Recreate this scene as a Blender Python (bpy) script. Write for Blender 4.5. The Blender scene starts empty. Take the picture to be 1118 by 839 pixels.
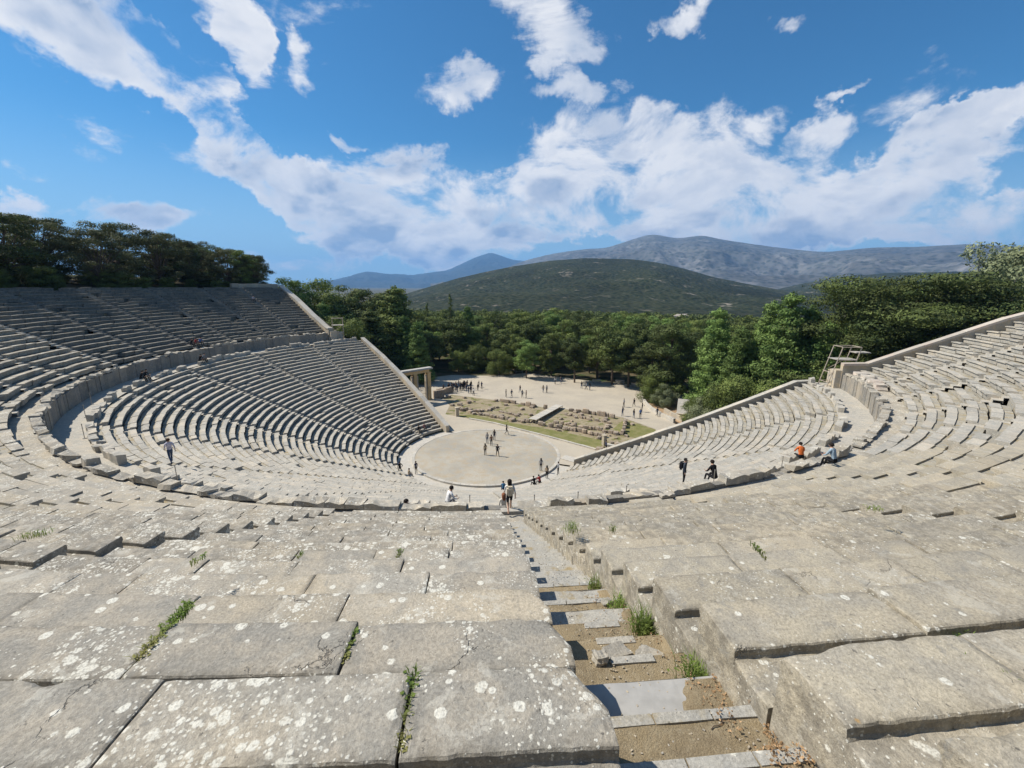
import bpy, bmesh, math, random
import numpy as np
from mathutils import Vector, Matrix, noise
R_ = math.radians
random.seed(7); RNG = np.random.default_rng(7)
scene = bpy.context.scene
# ------------------------------------------------------------------ camera
cam_d = bpy.data.cameras.new("camera"); cam = bpy.data.objects.new("camera", cam_d)
scene.collection.objects.link(cam); scene.camera = cam
cam_d.sensor_width = 36.0; cam_d.lens = 468.3/1118*36
cam_d.clip_start = 0.05; cam_d.clip_end = 60000
CAM = Vector((0.0, -57.10, 23.03))
_F = Vector((0.0603144, 0.97303433, -0.22263506)); _R = Vector((0.99814275, -0.06070499, 0.00509508)); _U = Vector((0.00855737, 0.22252887, 0.97488854))
m = Matrix((_R, _U, -_F)).transposed().to_4x4(); m.translation = CAM
cam.matrix_world = m
# ------------------------------------------------------------------ sun and sky
SUN_AZ = math.atan2(-0.96, 0.28)      # from +Y, clockwise
SUN_EL = R_(48)
sun_dir = Vector((math.sin(SUN_AZ)*math.cos(SUN_EL), math.cos(SUN_AZ)*math.cos(SUN_EL), math.sin(SUN_EL)))
sd = bpy.data.lights.new("sun", "SUN"); sun = bpy.data.objects.new("sun", sd); scene.collection.objects.link(sun)
sd.energy = 5.0; sd.angle = R_(0.5); sd.color = (1.0, 0.94, 0.84)
sun.rotation_euler = (-sun_dir).to_track_quat('-Z', 'Y').to_euler()
sun.location = (0, 0, 80)
scene.view_settings.view_transform = 'Standard'; scene.view_settings.look = 'None'
scene.view_settings.gamma = 1.0; scene.view_settings.exposure = 0.42
try: scene.view_settings.use_curve_mapping = False
except Exception: pass
scene.cycles.max_bounces = 6; scene.cycles.diffuse_bounces = 2; scene.cycles.glossy_bounces = 2
scene.cycles.transparent_max_bounces = 6; scene.cycles.volume_bounces = 0

# measured directions: clouds (azimuth, elevation, half sizes, tilt, weight) and ridge lines (azimuth, tangent of elevation)
CLOUDS=[[-0.6624,0.3656,0.1139,0.0507,-0.256,1],[-0.5648,0.3359,0.0908,0.0485,-0.44,1],[-0.4653,0.4111,0.0581,0.0343,-0.438,0.9],[-0.4376,0.3623,0.0543,0.04,-0.713,0.9],[-0.3391,0.3762,0.0262,0.037,-0.365,0.7],[-0.5201,0.3298,0.0444,0.0358,-0.635,0.9],[-0.4706,0.2702,0.0709,0.0384,-0.715,0.85],[-0.4275,0.2027,0.1009,0.0458,-0.482,0.9],[-0.3345,0.1712,0.132,0.0418,-0.142,0.85],[-0.1626,0.199,0.1495,0.0734,0.045,1.15],[-0.2044,0.1209,0.1788,0.0593,-0.051,1],[-0.6277,0.1136,0.08,0.0303,-0.076,0.85],[-0.7603,0.0995,0.0489,0.0204,-0.245,0.85],[-0.5047,0.1091,0.0632,0.0166,-0.126,0.5],[-0.2735,0.2897,0.0333,0.0138,0.102,0.75],[-0.6698,0.2026,0.0482,0.0199,-0.406,0.45],[-0.7372,0.1544,0.0218,0.0107,-0.076,0.5],[0.1147,0.4876,0.1144,0.0536,-0.324,1.05],[-0.0521,0.3916,0.0727,0.0339,0.185,0.8],[0.382,0.4618,0.0456,0.0221,0.189,0.75],[0.5372,0.4369,0.0168,0.0315,-0.351,0.5],[0.5782,0.4376,0.0224,0.0185,0.103,0.6],[0.1644,0.3758,0.063,0.0202,-0.181,0.6],[0.2172,0.2427,0.1666,0.0937,0.121,1.1],[0.4412,0.2564,0.1222,0.0728,0.141,1.0],[0.3353,0.159,0.3116,0.0715,-0.047,0.95],[0.0922,0.1416,0.1392,0.0637,-0.002,0.8],[-0.0993,0.0903,0.2398,0.0421,0.016,0.7],[0.6353,0.2436,0.0565,0.0368,0.14,1.0],[0.665,0.147,0.2422,0.0526,-0.1,0.95],[0.8182,0.2043,0.1086,0.0443,0.395,1.1],[0.8631,0.2422,0.0539,0.0335,0.363,1],[0.8498,0.1063,0.1122,0.0305,0.017,0.9],[0.6077,0.1044,0.3435,0.033,-0.063,0.85],[0.663,0.3093,0.0279,0.0073,0.303,0.5],[-0.1995,0.0386,0.3348,0.0232,0.014,0.4],[0.3022,0.3654,0.0666,0.0115,-0.087,0.35],[-0.6816,0.2553,0.0532,0.0245,-0.488,0.35]]
R_HILL=[[-0.2992,-0.04487],[-0.183,-0.0199],[-0.1225,-0.00181],[-0.0611,0.01656],[0.0007,0.03099],[0.0626,0.04334],[0.1445,0.05547],[0.2252,0.06117],[0.3233,0.05848],[0.3804,0.05028],[0.427,0.03856],[0.4902,0.01969],[0.5582,0.00521],[0.6217,-0.00666],[0.6811,-0.01937],[0.749,-0.03071]]
R_HILL2=[[0.5288,-0.02587],[0.5912,-0.00697],[0.6491,0.00883],[0.7031,0.01852],[0.7651,0.02567],[0.8432,0.02583],[0.9178,0.02569],[1.0213,0.0187],[1.1591,0.0069]]
R_MOUNT=[[-0.1224,0.00019],[-0.0201,0.01483],[0.0626,0.04533],[0.0933,0.05735],[0.1442,0.06922],[0.2244,0.08056],[0.2677,0.08204],[0.3392,0.10339],[0.3612,0.10836],[0.4129,0.09769],[0.4563,0.10341],[0.5165,0.08879],[0.5967,0.07376],[0.6268,0.06928],[0.6699,0.06276],[0.7344,0.06786],[0.7935,0.06638],[0.8565,0.06701],[0.9118,0.05967],[0.98,0.04949],[1.1572,0.01611]]
R_BLUE=[[-0.4344,-0.00857],[-0.3671,-0.00293],[-0.304,0.01247],[-0.2568,0.0301],[-0.2194,0.02488],[-0.1614,0.02164],[-0.081,0.03428],[-0.0194,0.06252],[0.0133,0.07265],[0.0625,0.05722],[0.1447,0.04954],[0.2463,0.03569]]
T_spread=[[-23.6,58.5,22.8],[-27.4,47.4,17.5]]
T_conif=[[-16.2,45.6,14.6],[-20.6,53.0,15.6],[-40.3,53.8,18.9],[-5.6,77.8,16.8],[42.8,19.8,19.2],[48.7,13.8,20.6],[48.4,9.1,22.1],[51.9,8.9,20.2],[44.2,14.3,16.3],[52.5,5.9,17.9],[64.1,14.4,19.4]]
T_pine=[[-45.7,62.4,25.0],[-47.0,53.3,24.8],[-40.2,68.6,23.9],[-34.0,66.3,22.5],[-40.9,57.8,21.5],[-32.1,79.2,21.3],[7.9,67.6,12.8],[13.9,62.1,13.8],[-0.0,74.9,12.2],[-8.9,82.6,11.6],[17.3,53.6,11.6],[21.7,44.6,11.2],[29.0,51.1,15.1],[30.4,42.4,14.9],[33.4,39.3,13.1],[28.4,57.4,10.5],[38.2,43.9,14.8],[10.3,50.4,9.7],[22.3,65.9,14.0],[2.9,82.9,15.1],[-14.9,80.1,13.8],[27.4,78.1,12.6],[39.2,64.8,15.7],[22.0,91.3,14.7],[12.6,92.4,14.6],[48.6,43.8,11.7],[55.1,51.7,12.7],[63.5,42.4,13.6],[53.9,61.2,13.4],[79.1,19.3,23.8],[85.4,15.4,23.8]]
T_bush=[[-32.6,41.7,16.8]]
T_cypress=[[-12.0,92.4,20.1],[-19.7,91.6,17.3],[-13.9,87.2,13.3]]
T_round=[[-2.6,60.9,7.6],[3.5,54.8,7.2],[-7.6,60.7,5.9]]
T_dark=[[37.1,27.1,16.2],[36.7,33.8,11.7]]
T_flat=[[60.5,1.2,26.4],[58.9,5.6,23.4],[66.3,0.8,24.4]]
T_gum=[[75.6,5.3,29.3],[82.3,6.5,28.6]]
T_shrub=[[33.9,25.2,6.1],[35.0,22.5,4.8],[35.3,10.2,5.1],[36.1,7.5,7.3],[37.4,4.4,9.2],[39.4,3.2,10.5]]


class NT:
    """tiny node-tree helper"""
    def __init__(s, nt): s.nt = nt; s.n = nt.nodes; s.l = nt.links
    def new(s, t, **kw):
        n = s.n.new(t)
        for k, v in kw.items(): setattr(n, k, v)
        return n
    def put(s, sock, v):
        if v is None: return
        if hasattr(v, 'is_output') or isinstance(v, bpy.types.NodeSocket): s.l.new(v, sock)
        else: sock.default_value = v
    def math(s, op, a, b=None, c=None, clamp=False):
        n = s.new('ShaderNodeMath', operation=op); n.use_clamp = clamp
        s.put(n.inputs[0], a); s.put(n.inputs[1], b); s.put(n.inputs[2], c); return n.outputs[0]
    def vmath(s, op, a, b=None, scale=None):
        n = s.new('ShaderNodeVectorMath', operation=op)
        s.put(n.inputs[0], a); s.put(n.inputs[1], b)
        if scale is not None: s.put(n.inputs['Scale'], scale)
        return n.outputs['Value'] if op in ('DOT_PRODUCT', 'LENGTH', 'DISTANCE') else n.outputs[0]
    def noise(s, vec, scale, detail=4, rough=0.5, dist=0.0, color=False):
        n = s.new('ShaderNodeTexNoise'); s.put(n.inputs['Vector'], vec); n.inputs['Scale'].default_value = scale
        n.inputs['Detail'].default_value = detail; n.inputs['Roughness'].default_value = rough; n.inputs['Distortion'].default_value = dist
        return n.outputs['Color' if color else 'Fac']
    def ramp(s, v, lo, hi, a=0.0, b=1.0, smooth=True):
        n = s.new('ShaderNodeMapRange'); n.interpolation_type = 'SMOOTHSTEP' if smooth else 'LINEAR'
        s.put(n.inputs['Value'], v); s.put(n.inputs['From Min'], lo); s.put(n.inputs['From Max'], hi)
        s.put(n.inputs['To Min'], a); s.put(n.inputs['To Max'], b); return n.outputs['Result']
    def mix(s, f, a, b, mode='MIX'):
        n = s.new('ShaderNodeMix', data_type='RGBA', blend_type=mode)
        s.put(n.inputs[0], f)
        for i, v in ((6, a), (7, b)):
            if isinstance(v, tuple): v = (v + (1.0,))[:4]
            s.put(n.inputs[i], v)
        return n.outputs[2]

world = bpy.data.worlds.new("World"); scene.world = world; world.use_nodes = True
w = NT(world.node_tree); w.n.clear()
SKY_STRENGTH = 0.058
sky = w.new('ShaderNodeTexSky', sky_type='NISHITA'); sky.sun_disc = False
sky.sun_elevation = SUN_EL; sky.sun_rotation = SUN_AZ; sky.altitude = 300
sky.air_density = 1.0; sky.dust_density = 0.35; sky.ozone_density = 2.6
gen = w.new('ShaderNodeTexCoord').outputs['Generated']
dirv = w.vmath('NORMALIZE', gen)
sep = w.new('ShaderNodeSeparateXYZ'); w.l.new(dirv, sep.inputs[0])
az = w.math('ARCTAN2', sep.outputs[0], sep.outputs[1]); el = w.math('ARCSINE', sep.outputs[2])
azel = w.new('ShaderNodeCombineXYZ'); w.l.new(az, azel.inputs[0]); w.l.new(el, azel.inputs[1])
# warp the blob space so that outlines billow
wn = w.noise(dirv, 6.0, 6, 0.62, color=True)
wv = w.vmath('SCALE', w.vmath('SUBTRACT', wn, (0.5, 0.5, 0.5)), scale=0.20)
azw = w.vmath('ADD', azel.outputs[0], wv)
tot = None
for a0, e0, rx, ry, rot, wt in CLOUDS:
    mp = w.new('ShaderNodeMapping', vector_type='TEXTURE'); w.l.new(azw, mp.inputs[0])
    mp.inputs['Location'].default_value = (a0, e0, 0); mp.inputs['Rotation'].default_value = (0, 0, rot)
    mp.inputs['Scale'].default_value = (rx*1.35/math.cos(e0), ry*1.45, 1000.0)
    d2 = w.vmath('DOT_PRODUCT', mp.outputs[0], mp.outputs[0])
    f = w.math('MULTIPLY_ADD', d2, -1.0, 1.0, clamp=True)
    tot = w.math('MULTIPLY', f, wt) if tot is None else w.math('MULTIPLY_ADD', f, wt, tot)
tot = w.math('MINIMUM', tot, 0.92)
# scattered cloud elsewhere (behind the viewer)
back = w.ramp(sep.outputs[1], 0.35, -0.1, 0.0, 0.40)
tot = w.math('ADD', tot, back)
# texture space of a flat cloud deck seen from below, softened at the horizon
den = w.math('ADD', w.math('ABSOLUTE', sep.outputs[2]), 0.55)
cx = w.new('ShaderNodeCombineXYZ'); w.l.new(w.math('DIVIDE', sep.outputs[0], den), cx.inputs[0]); w.l.new(w.math('DIVIDE', sep.outputs[1], den), cx.inputs[1])
w.l.new(w.math('MULTIPLY', sep.outputs[2], 1.2), cx.inputs[2])
n1 = w.noise(cx.outputs[0], 4.2, 10, 0.62, 0.35)
n2 = w.noise(cx.outputs[0], 2.0, 6, 0.55, 0.3)
n3 = w.noise(cx.outputs[0], 11.0, 6, 0.6, 0.4)
dens = w.math('ADD', tot, w.math('MULTIPLY', w.math('SUBTRACT', n1, 0.5), 3.3))
cover = w.ramp(dens, 0.36, 0.92)
thick = w.ramp(w.math('ADD', w.math('MULTIPLY', w.math('SUBTRACT', n2, 0.5), 2.6), w.math('MULTIPLY', w.math('SUBTRACT', n3, 0.5), 0.9)), -0.34, 0.42)
thick = w.math('MULTIPLY', thick, w.ramp(tot, 0.35, 1.0))
# low clouds carry greyer bases
low = w.ramp(el, 0.30, 0.06, 0.35, 1.0)
thick = w.math('MULTIPLY', thick, low)
# relief: the same noise looked up a little towards the sun
n1s = w.noise(w.vmath('ADD', cx.outputs[0], (-0.035, 0.03, 0.03)), 4.2, 7, 0.62, 0.35)
n1b = w.noise(cx.outputs[0], 4.2, 7, 0.62, 0.35)
relief = w.ramp(w.math('SUBTRACT', n1b, n1s), -0.10, 0.10)
# and a little higher up: where more cloud lies above, the base is grey
n2a = w.noise(cx.outputs[0], 2.6, 4, 0.5, 0.2); n2u = w.noise(w.vmath('ADD', cx.outputs[0], (0.0, -0.13, 0.08)), 2.6, 4, 0.5, 0.2)
base = w.ramp(w.math('SUBTRACT', n2u, n2a), -0.02, 0.11)
thick = w.math('MULTIPLY', w.math('MULTIPLY_ADD', thick, 0.35, w.math('MULTIPLY_ADD', base, 0.75, w.math('MULTIPLY', w.math('SUBTRACT', 1.0, relief), 0.40))), w.ramp(dens, 0.35, 1.3), clamp=True)
ccol = w.mix(thick, (12.2, 12.2, 12.4), (4.2, 5.6, 8.0))
skyc = w.mix(1.0, sky.outputs[0], (0.42, 1.10, 1.46), 'MULTIPLY')
skyc = w.mix(w.ramp(el, 0.30, -0.01, 0.0, 0.75), skyc, (6.0, 8.6, 11.2))
fin = w.mix(w.math('MULTIPLY', cover, 0.96), skyc, ccol)
bg = w.new('ShaderNodeBackground'); w.l.new(fin, bg.inputs[0]); bg.inputs[1].default_value = SKY_STRENGTH
wo = w.new('ShaderNodeOutputWorld'); w.l.new(bg.outputs[0], wo.inputs[0])
world.cycles.sampling_method = 'MANUAL'; world.cycles.sample_map_resolution = 512

# ------------------------------------------------------------------ materials
def principled(name, rough=0.9, spec=0.2):
    m = bpy.data.materials.new(name); m.use_nodes = True
    t = NT(m.node_tree); b = t.n['Principled BSDF']
    b.inputs['Roughness'].default_value = rough; b.inputs['Specular IOR Level'].default_value = spec
    return m, t, b
def bump(t, b, h, strength=0.5, dist=0.02):
    bn = t.new('ShaderNodeBump'); bn.inputs['Strength'].default_value = strength; bn.inputs['Distance'].default_value = dist
    t.l.new(h, bn.inputs['Height']); t.l.new(bn.outputs[0], b.inputs['Normal'])
def simple(name, col, rough=0.8, var=0.15, scale=3.0, metal=0.0, spec=0.3):
    m, t, b = principled(name, rough, spec); b.inputs['Metallic'].default_value = metal
    o = t.new('ShaderNodeTexCoord').outputs['Object']
    n = t.noise(o, scale, 5, 0.6)
    f = t.ramp(n, 0.25, 0.75, 1-var, 1+var)
    v = t.vmath('SCALE', tuple(col), scale=f)
    t.l.new(v, b.inputs['Base Color']); return m

def stone(name, warm=(0.395,0.35,0.28), cool=(0.295,0.275,0.235), tan=(0.43,0.36,0.255), lichen=1.0, big=1.0, dirt=0.0, bumpy=1.0):
    m, t, b = principled(name, 0.92, 0.15)
    o = t.new('ShaderNodeTexCoord').outputs['Object']
    at = t.new('ShaderNodeAttribute', attribute_name='tone').outputs['Fac']
    n_lo = t.noise(o, 0.55, 5, 0.6); n_md = t.noise(o, 3.2, 8, 0.62, 0.3); n_hi = t.noise(o, 45, 5, 0.65)
    n_vh = t.noise(o, 190, 3, 0.7)
    c = t.mix(t.ramp(n_md, 0.36, 0.66), cool, warm)
    c = t.mix(t.math('MULTIPLY', t.ramp(t.math('MULTIPLY_ADD', at, 0.10, t.math('MULTIPLY_ADD', n_lo, 0.9, 0.0)), 0.45, 0.68), 0.6), c, tan)
    # weathered dark patches
    n_st = t.noise(o, 8.5, 7, 0.7, 0.5)
    c = t.mix(t.ramp(n_st, 0.55, 0.72, 0.0, 0.5), c, (0.17, 0.16, 0.145))
    # grain
    g = t.math('MULTIPLY', t.ramp(n_hi, 0.25, 0.75, 0.76, 1.22), t.ramp(n_vh, 0.3, 0.7, 0.86, 1.14))
    g = t.math('MULTIPLY', g, t.math('MULTIPLY_ADD', at, 0.26, 0.87))
    c = t.vmath('SCALE', c, scale=g)
    # pits
    pit = t.new('ShaderNodeTexVoronoi', feature='F1'); t.put(pit.inputs['Vector'], o); pit.inputs['Scale'].default_value = 38
    pt = t.ramp(pit.outputs['Distance'], 0.02, 0.16, 1.0, 0.0)
    pt = t.math('MULTIPLY', pt, t.ramp(n_md, 0.5, 0.62))
    c = t.mix(t.math('MULTIPLY', pt, 0.6), c, (0.09, 0.085, 0.075))
    ed = t.new('ShaderNodeAttribute', attribute_name='edge').outputs['Fac']
    # grime that gathers along block edges and joints
    gr_ = t.math('MULTIPLY', ed, t.ramp(t.noise(o, 7.0, 6, 0.7), 0.38, 0.62))
    c = t.mix(t.math('MULTIPLY', gr_, 0.62), c, (0.13, 0.115, 0.09))
    # dull grey and black crusts
    c = t.mix(t.ramp(t.noise(t.vmath('ADD', o, (4.0, 8.0, 1.0)), 5.0, 8, 0.75, 0.6), 0.57, 0.63, 0.0, 0.5), c, (0.235, 0.225, 0.20))
    c = t.mix(t.ramp(t.noise(t.vmath('ADD', o, (1.0, 5.0, 7.0)), 17.0, 6, 0.7), 0.63, 0.68, 0.0, 0.75), c, (0.085, 0.08, 0.07))
    # hairline cracks
    vc = t.new('ShaderNodeTexVoronoi', feature='DISTANCE_TO_EDGE'); t.put(vc.inputs['Vector'], t.vmath('ADD', o, t.vmath('SCALE', t.noise(o, 3.0, 5, 0.7, color=True), scale=0.35))); vc.inputs['Scale'].default_value = 1.3
    crk = t.math('MULTIPLY', t.ramp(vc.outputs['Distance'], 0.0, 0.010, 1.0, 0.0), t.ramp(t.noise(o, 1.7, 4, 0.6), 0.56, 0.66))
    c = t.mix(t.math('MULTIPLY', crk, 0.55), c, (0.07, 0.06, 0.05))
    # lichen: round pale rosettes of three sizes with lobed edges, gathered in colonies
    dist = t.vmath('SCALE', t.vmath('SUBTRACT', t.noise(o, 42, 3, 0.6, color=True), (0.5,)*3), scale=0.022)
    od = t.vmath('ADD', o, dist)
    dist2 = t.vmath('SCALE', t.vmath('SUBTRACT', t.noise(o, 12, 4, 0.65, color=True), (0.5,)*3), scale=0.11)
    od2 = t.vmath('ADD', od, dist2)
    colony = t.noise(t.vmath('ADD', o, (13.0, 7.0, 3.0)), 1.15, 4, 0.6)
    lm = None
    for sc, vec, lo, amt in ((34.0, od, 0.47, 0.46), (13.0, od, 0.51, 0.48), (5.0, od2, 0.57, 0.52)):
        v = t.new('ShaderNodeTexVoronoi', feature='F1'); t.put(v.inputs['Vector'], vec); v.inputs['Scale'].default_value = sc
        sc3 = t.new('ShaderNodeSeparateColor'); t.l.new(v.outputs['Color'], sc3.inputs[0])
        gate = t.math('MULTIPLY', t.ramp(t.math('MULTIPLY_ADD', ed, 0.05, colony), lo-0.07, lo+0.11), amt*lichen)
        rad = t.math('MULTIPLY', t.math('SUBTRACT', gate, t.math('MULTIPLY', sc3.outputs[0], 0.30)), 1.0)
        k = t.ramp(t.math('SUBTRACT', rad, v.outputs['Distance']), -0.02, 0.09)
        lm = k if lm is None else t.math('MAXIMUM', lm, k)
    # thin pale crusts of irregular outline
    cr = t.noise(t.vmath('ADD', od2, (3.0, 9.0, 2.0)), 2.6, 9, 0.72, 0.8)
    crust = t.math('MULTIPLY', t.ramp(cr, 0.56, 0.63), 0.55*lichen)
    c = t.mix(crust, c, (0.50, 0.47, 0.40))
    # sparse lone spots outside the colonies
    v = t.new('ShaderNodeTexVoronoi', feature='F1'); t.put(v.inputs['Vector'], od); v.inputs['Scale'].default_value = 8.0
    sc3 = t.new('ShaderNodeSeparateColor'); t.l.new(v.outputs['Color'], sc3.inputs[0])
    k = t.ramp(t.math('SUBTRACT', t.math('SUBTRACT', sc3.outputs[1], 1.0-0.42*lichen), v.outputs['Distance']), 0.0, 0.05)
    lm = t.math('MAXIMUM', lm, k)
    lm = t.math('MULTIPLY', lm, t.ramp(t.noise(o, 60, 3, 0.6), 0.32, 0.55, 0.25, 0.95))
    lcol = t.mix(t.noise(o, 5.0, 3, 0.5), (0.60, 0.57, 0.48), (0.70, 0.68, 0.60))
    c = t.mix(lm, c, lcol)
    if dirt > 0:
        dn = t.noise(o, 2.2, 6, 0.65)
        c = t.mix(t.ramp(dn, 0.62-dirt*0.3, 0.75-dirt*0.2), c, (0.30, 0.235, 0.13))
        c = t.mix(t.ramp(t.noise(t.vmath('ADD', o, (5.0, 1.0, 9.0)), 1.3, 5, 0.6), 0.66, 0.74, 0.0, 0.7), c, (0.10, 0.13, 0.035))
    # rare orange lichen
    v = t.new('ShaderNodeTexVoronoi', feature='F1'); t.put(v.inputs['Vector'], od); v.inputs['Scale'].default_value = 2.3
    sc3 = t.new('ShaderNodeSeparateColor'); t.l.new(v.outputs['Color'], sc3.inputs[0])
    k = t.ramp(t.math('SUBTRACT', t.math('SUBTRACT', t.math('MULTIPLY', sc3.outputs[2], 1.0), 0.93), v.outputs['Distance']), -0.01, 0.03)
    c = t.mix(t.math('MULTIPLY', k, 0.8), c, (0.42, 0.22, 0.03))
    t.l.new(c, b.inputs['Base Color'])
    h = t.math('MULTIPLY_ADD', n_hi, 0.55, t.math('MULTIPLY', n_md, 1.6))
    h = t.math('MULTIPLY_ADD', n_vh, 0.18, h)
    h = t.math('MULTIPLY_ADD', lm, 0.12, h); h = t.math('MULTIPLY_ADD', crk, -0.9, h); h = t.math('MULTIPLY_ADD', pt, -0.4, h)
    bump(t, b, h, 0.75*bumpy, 0.02)
    return m
M = {}
M['stone'] = stone('limestone_with_lichen')
M['pale'] = stone('pale_limestone', warm=(0.44,0.40,0.335), cool=(0.345,0.33,0.29), tan=(0.49,0.42,0.32), lichen=0.75)
M['footing'] = stone('dusty_limestone', warm=(0.36,0.33,0.27), cool=(0.30,0.285,0.245), tan=(0.40,0.34,0.23), lichen=0.6, dirt=0.35)
M['clean'] = stone('smooth_limestone', warm=(0.41,0.36,0.27), cool=(0.32,0.29,0.235), lichen=0.68)
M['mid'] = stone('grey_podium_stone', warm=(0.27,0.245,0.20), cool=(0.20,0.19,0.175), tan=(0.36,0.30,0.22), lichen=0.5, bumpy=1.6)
M['dark'] = stone('dark_limestone', warm=(0.25,0.235,0.20), cool=(0.17,0.165,0.15), tan=(0.31,0.27,0.21), lichen=0.35)  # darker limestone tone for the far-left upper wedges and stairways
M['darkfoot'] = stone('dark_footing', warm=(0.17,0.16,0.13), cool=(0.13,0.13,0.11), tan=(0.21,0.18,0.12), lichen=0.2, dirt=0.3)  # matching darker tone for the footings of those wedges
M['wall'] = stone('retaining_limestone', warm=(0.46,0.38,0.27), cool=(0.37,0.34,0.29), tan=(0.50,0.40,0.25), lichen=0.3)
M['pink'] = stone('pinkish_limestone', warm=(0.46,0.40,0.33), cool=(0.40,0.37,0.32), tan=(0.46,0.33,0.26), lichen=0.5)
M['gatestone'] = stone('ochre_gate_stone', warm=(0.68,0.46,0.22), cool=(0.60,0.43,0.24), tan=(0.70,0.45,0.19), lichen=0.05)
M['ruin'] = stone('weathered_rubble', warm=(0.34,0.26,0.19), cool=(0.29,0.25,0.20), tan=(0.42,0.32,0.22), lichen=0.45)
M['ring'] = stone('pale_ring_stone', warm=(0.50,0.46,0.40), cool=(0.42,0.40,0.35), tan=(0.48,0.42,0.33), lichen=0.35, bumpy=0.5)
def ground_mat(name, a, b_, c_, s1=0.25, s2=6.0, bstr=0.5, green=None, gth=0.55):
    m, t, b = principled(name, 0.95, 0.1)
    o = t.new('ShaderNodeTexCoord').outputs['Object']
    c = t.mix(t.ramp(t.noise(o, s1, 6, 0.6), 0.38, 0.62), a, b_)
    c = t.mix(t.ramp(t.noise(o, s2, 6, 0.7), 0.42, 0.68, 0.0, 0.7), c, c_)
    if green:
        c = t.mix(t.ramp(t.noise(t.vmath('ADD', o, (31.0, 4.0, 0.0)), s1*1.3, 8, 0.65), gth-0.04, gth+0.05), c, green)
    c = t.vmath('SCALE', c, scale=t.ramp(t.noise(o, s2*9, 4, 0.7), 0.25, 0.75, 0.78, 1.2))
    t.l.new(c, b.inputs['Base Color']); bump(t, b, t.noise(o, s2*5, 6, 0.7), bstr, 0.03); return m
M['gravel'] = ground_mat('beige_gravel', (0.44,0.385,0.30), (0.38,0.335,0.27), (0.47,0.42,0.335), 0.18, 5)
M['orch'] = ground_mat('orchestra_earth', (0.40,0.365,0.30), (0.32,0.30,0.255), (0.38,0.30,0.20), 0.16, 0.9)
M['dirt'] = ground_mat('dry_dirt', (0.34,0.265,0.16), (0.26,0.205,0.13), (0.40,0.33,0.22), 1.8, 14, 0.9)
M['floor'] = ground_mat('forest_floor', (0.10,0.085,0.05), (0.14,0.105,0.065), (0.07,0.08,0.035), 0.15, 2.0, 0.6, green=(0.045,0.065,0.022))
M['ruinground'] = ground_mat('ruin_soil', (0.30,0.25,0.16), (0.25,0.20,0.13), (0.36,0.31,0.22), 0.5, 4.0, 0.8, green=(0.15,0.15,0.055), gth=0.55)
M['turf'] = ground_mat('short_turf', (0.17,0.17,0.06), (0.24,0.215,0.10), (0.12,0.135,0.04), 0.8, 6.0, 0.8)
M['ochre'] = ground_mat('ochre_earth', (0.36,0.24,0.14), (0.30,0.20,0.12), (0.40,0.30,0.19), 0.4, 5.0, 0.8)
M['concrete'] = simple('light_concrete', (0.33,0.32,0.30), 0.85, 0.10, 9)
M['steps'] = stone('worn_step_stone', warm=(0.38,0.36,0.315), cool=(0.33,0.32,0.29), tan=(0.37,0.33,0.26), lichen=0.6, dirt=0.25)
M['metal'] = simple('galvanised_metal', (0.36,0.34,0.31), 0.45, 0.15, 4, 0.7)
M['rust'] = simple('scaffold_pipe', (0.40,0.34,0.27), 0.6, 0.25, 3, 0.3)
M['wood'] = simple('worn_plank', (0.38,0.35,0.30), 0.85, 0.2, 2)
M['iron'] = simple('dark_iron', (0.03,0.03,0.03), 0.6, 0.2, 2, 0.4)
M['bark'] = simple('bark', (0.12,0.09,0.065), 0.95, 0.35, 5)
M['palebark'] = simple('pale_bark', (0.36,0.32,0.27), 0.9, 0.3, 3)
M['roofing'] = simple('roof_slab', (0.42,0.40,0.36), 0.85, 0.15, 3)

def leafmat(name, a, b_, c_, trans=0.12):
    m, t, b = principled(name, 0.75, 0.18)
    o = t.new('ShaderNodeTexCoord').outputs['Object']
    oi = t.new('ShaderNodeObjectInfo').outputs['Random']
    at = t.new('ShaderNodeAttribute', attribute_name='tone').outputs['Fac']
    c = t.mix(at, a, b_)
    c = t.mix(t.ramp(t.noise(o, 0.55, 3, 0.6), 0.40, 0.64), c, c_)
    c = t.vmath('SCALE', c, scale=t.math('MULTIPLY_ADD', oi, 0.9, 1.2))
    t.l.new(c, b.inputs['Base Color'])
    tr = t.new('ShaderNodeBsdfTranslucent'); t.l.new(t.vmath('SCALE', c, scale=1.3), tr.inputs[0])
    mx = t.new('ShaderNodeMixShader'); mx.inputs[0].default_value = trans
    t.l.new(b.outputs[0], mx.inputs[1]); t.l.new(tr.outputs[0], mx.inputs[2])
    t.l.new(mx.outputs[0], t.n['Material Output'].inputs[0]); return m
M['pineleaf'] = leafmat('pine_needles', (0.045,0.065,0.018), (0.115,0.14,0.035), (0.075,0.09,0.025))
M['darkleaf'] = leafmat('dark_needles', (0.032,0.048,0.016), (0.085,0.105,0.028), (0.05,0.06,0.02))
M['brightleaf'] = leafmat('fresh_needles', (0.055,0.095,0.025), (0.125,0.175,0.045), (0.085,0.12,0.035))
M['olive'] = leafmat('grey_green_leaves', (0.10,0.115,0.06), (0.17,0.185,0.105), (0.12,0.135,0.07))
M['oakleaf'] = leafmat('oak_leaves', (0.045,0.055,0.024), (0.095,0.095,0.04), (0.06,0.065,0.027))
M['grass'] = leafmat('grass_blades', (0.05,0.085,0.018), (0.11,0.15,0.03), (0.15,0.14,0.05), 0.25)
M['litter'] = leafmat('dry_leaves', (0.13,0.08,0.04), (0.32,0.21,0.115), (0.21,0.13,0.07), 0.1)

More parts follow.
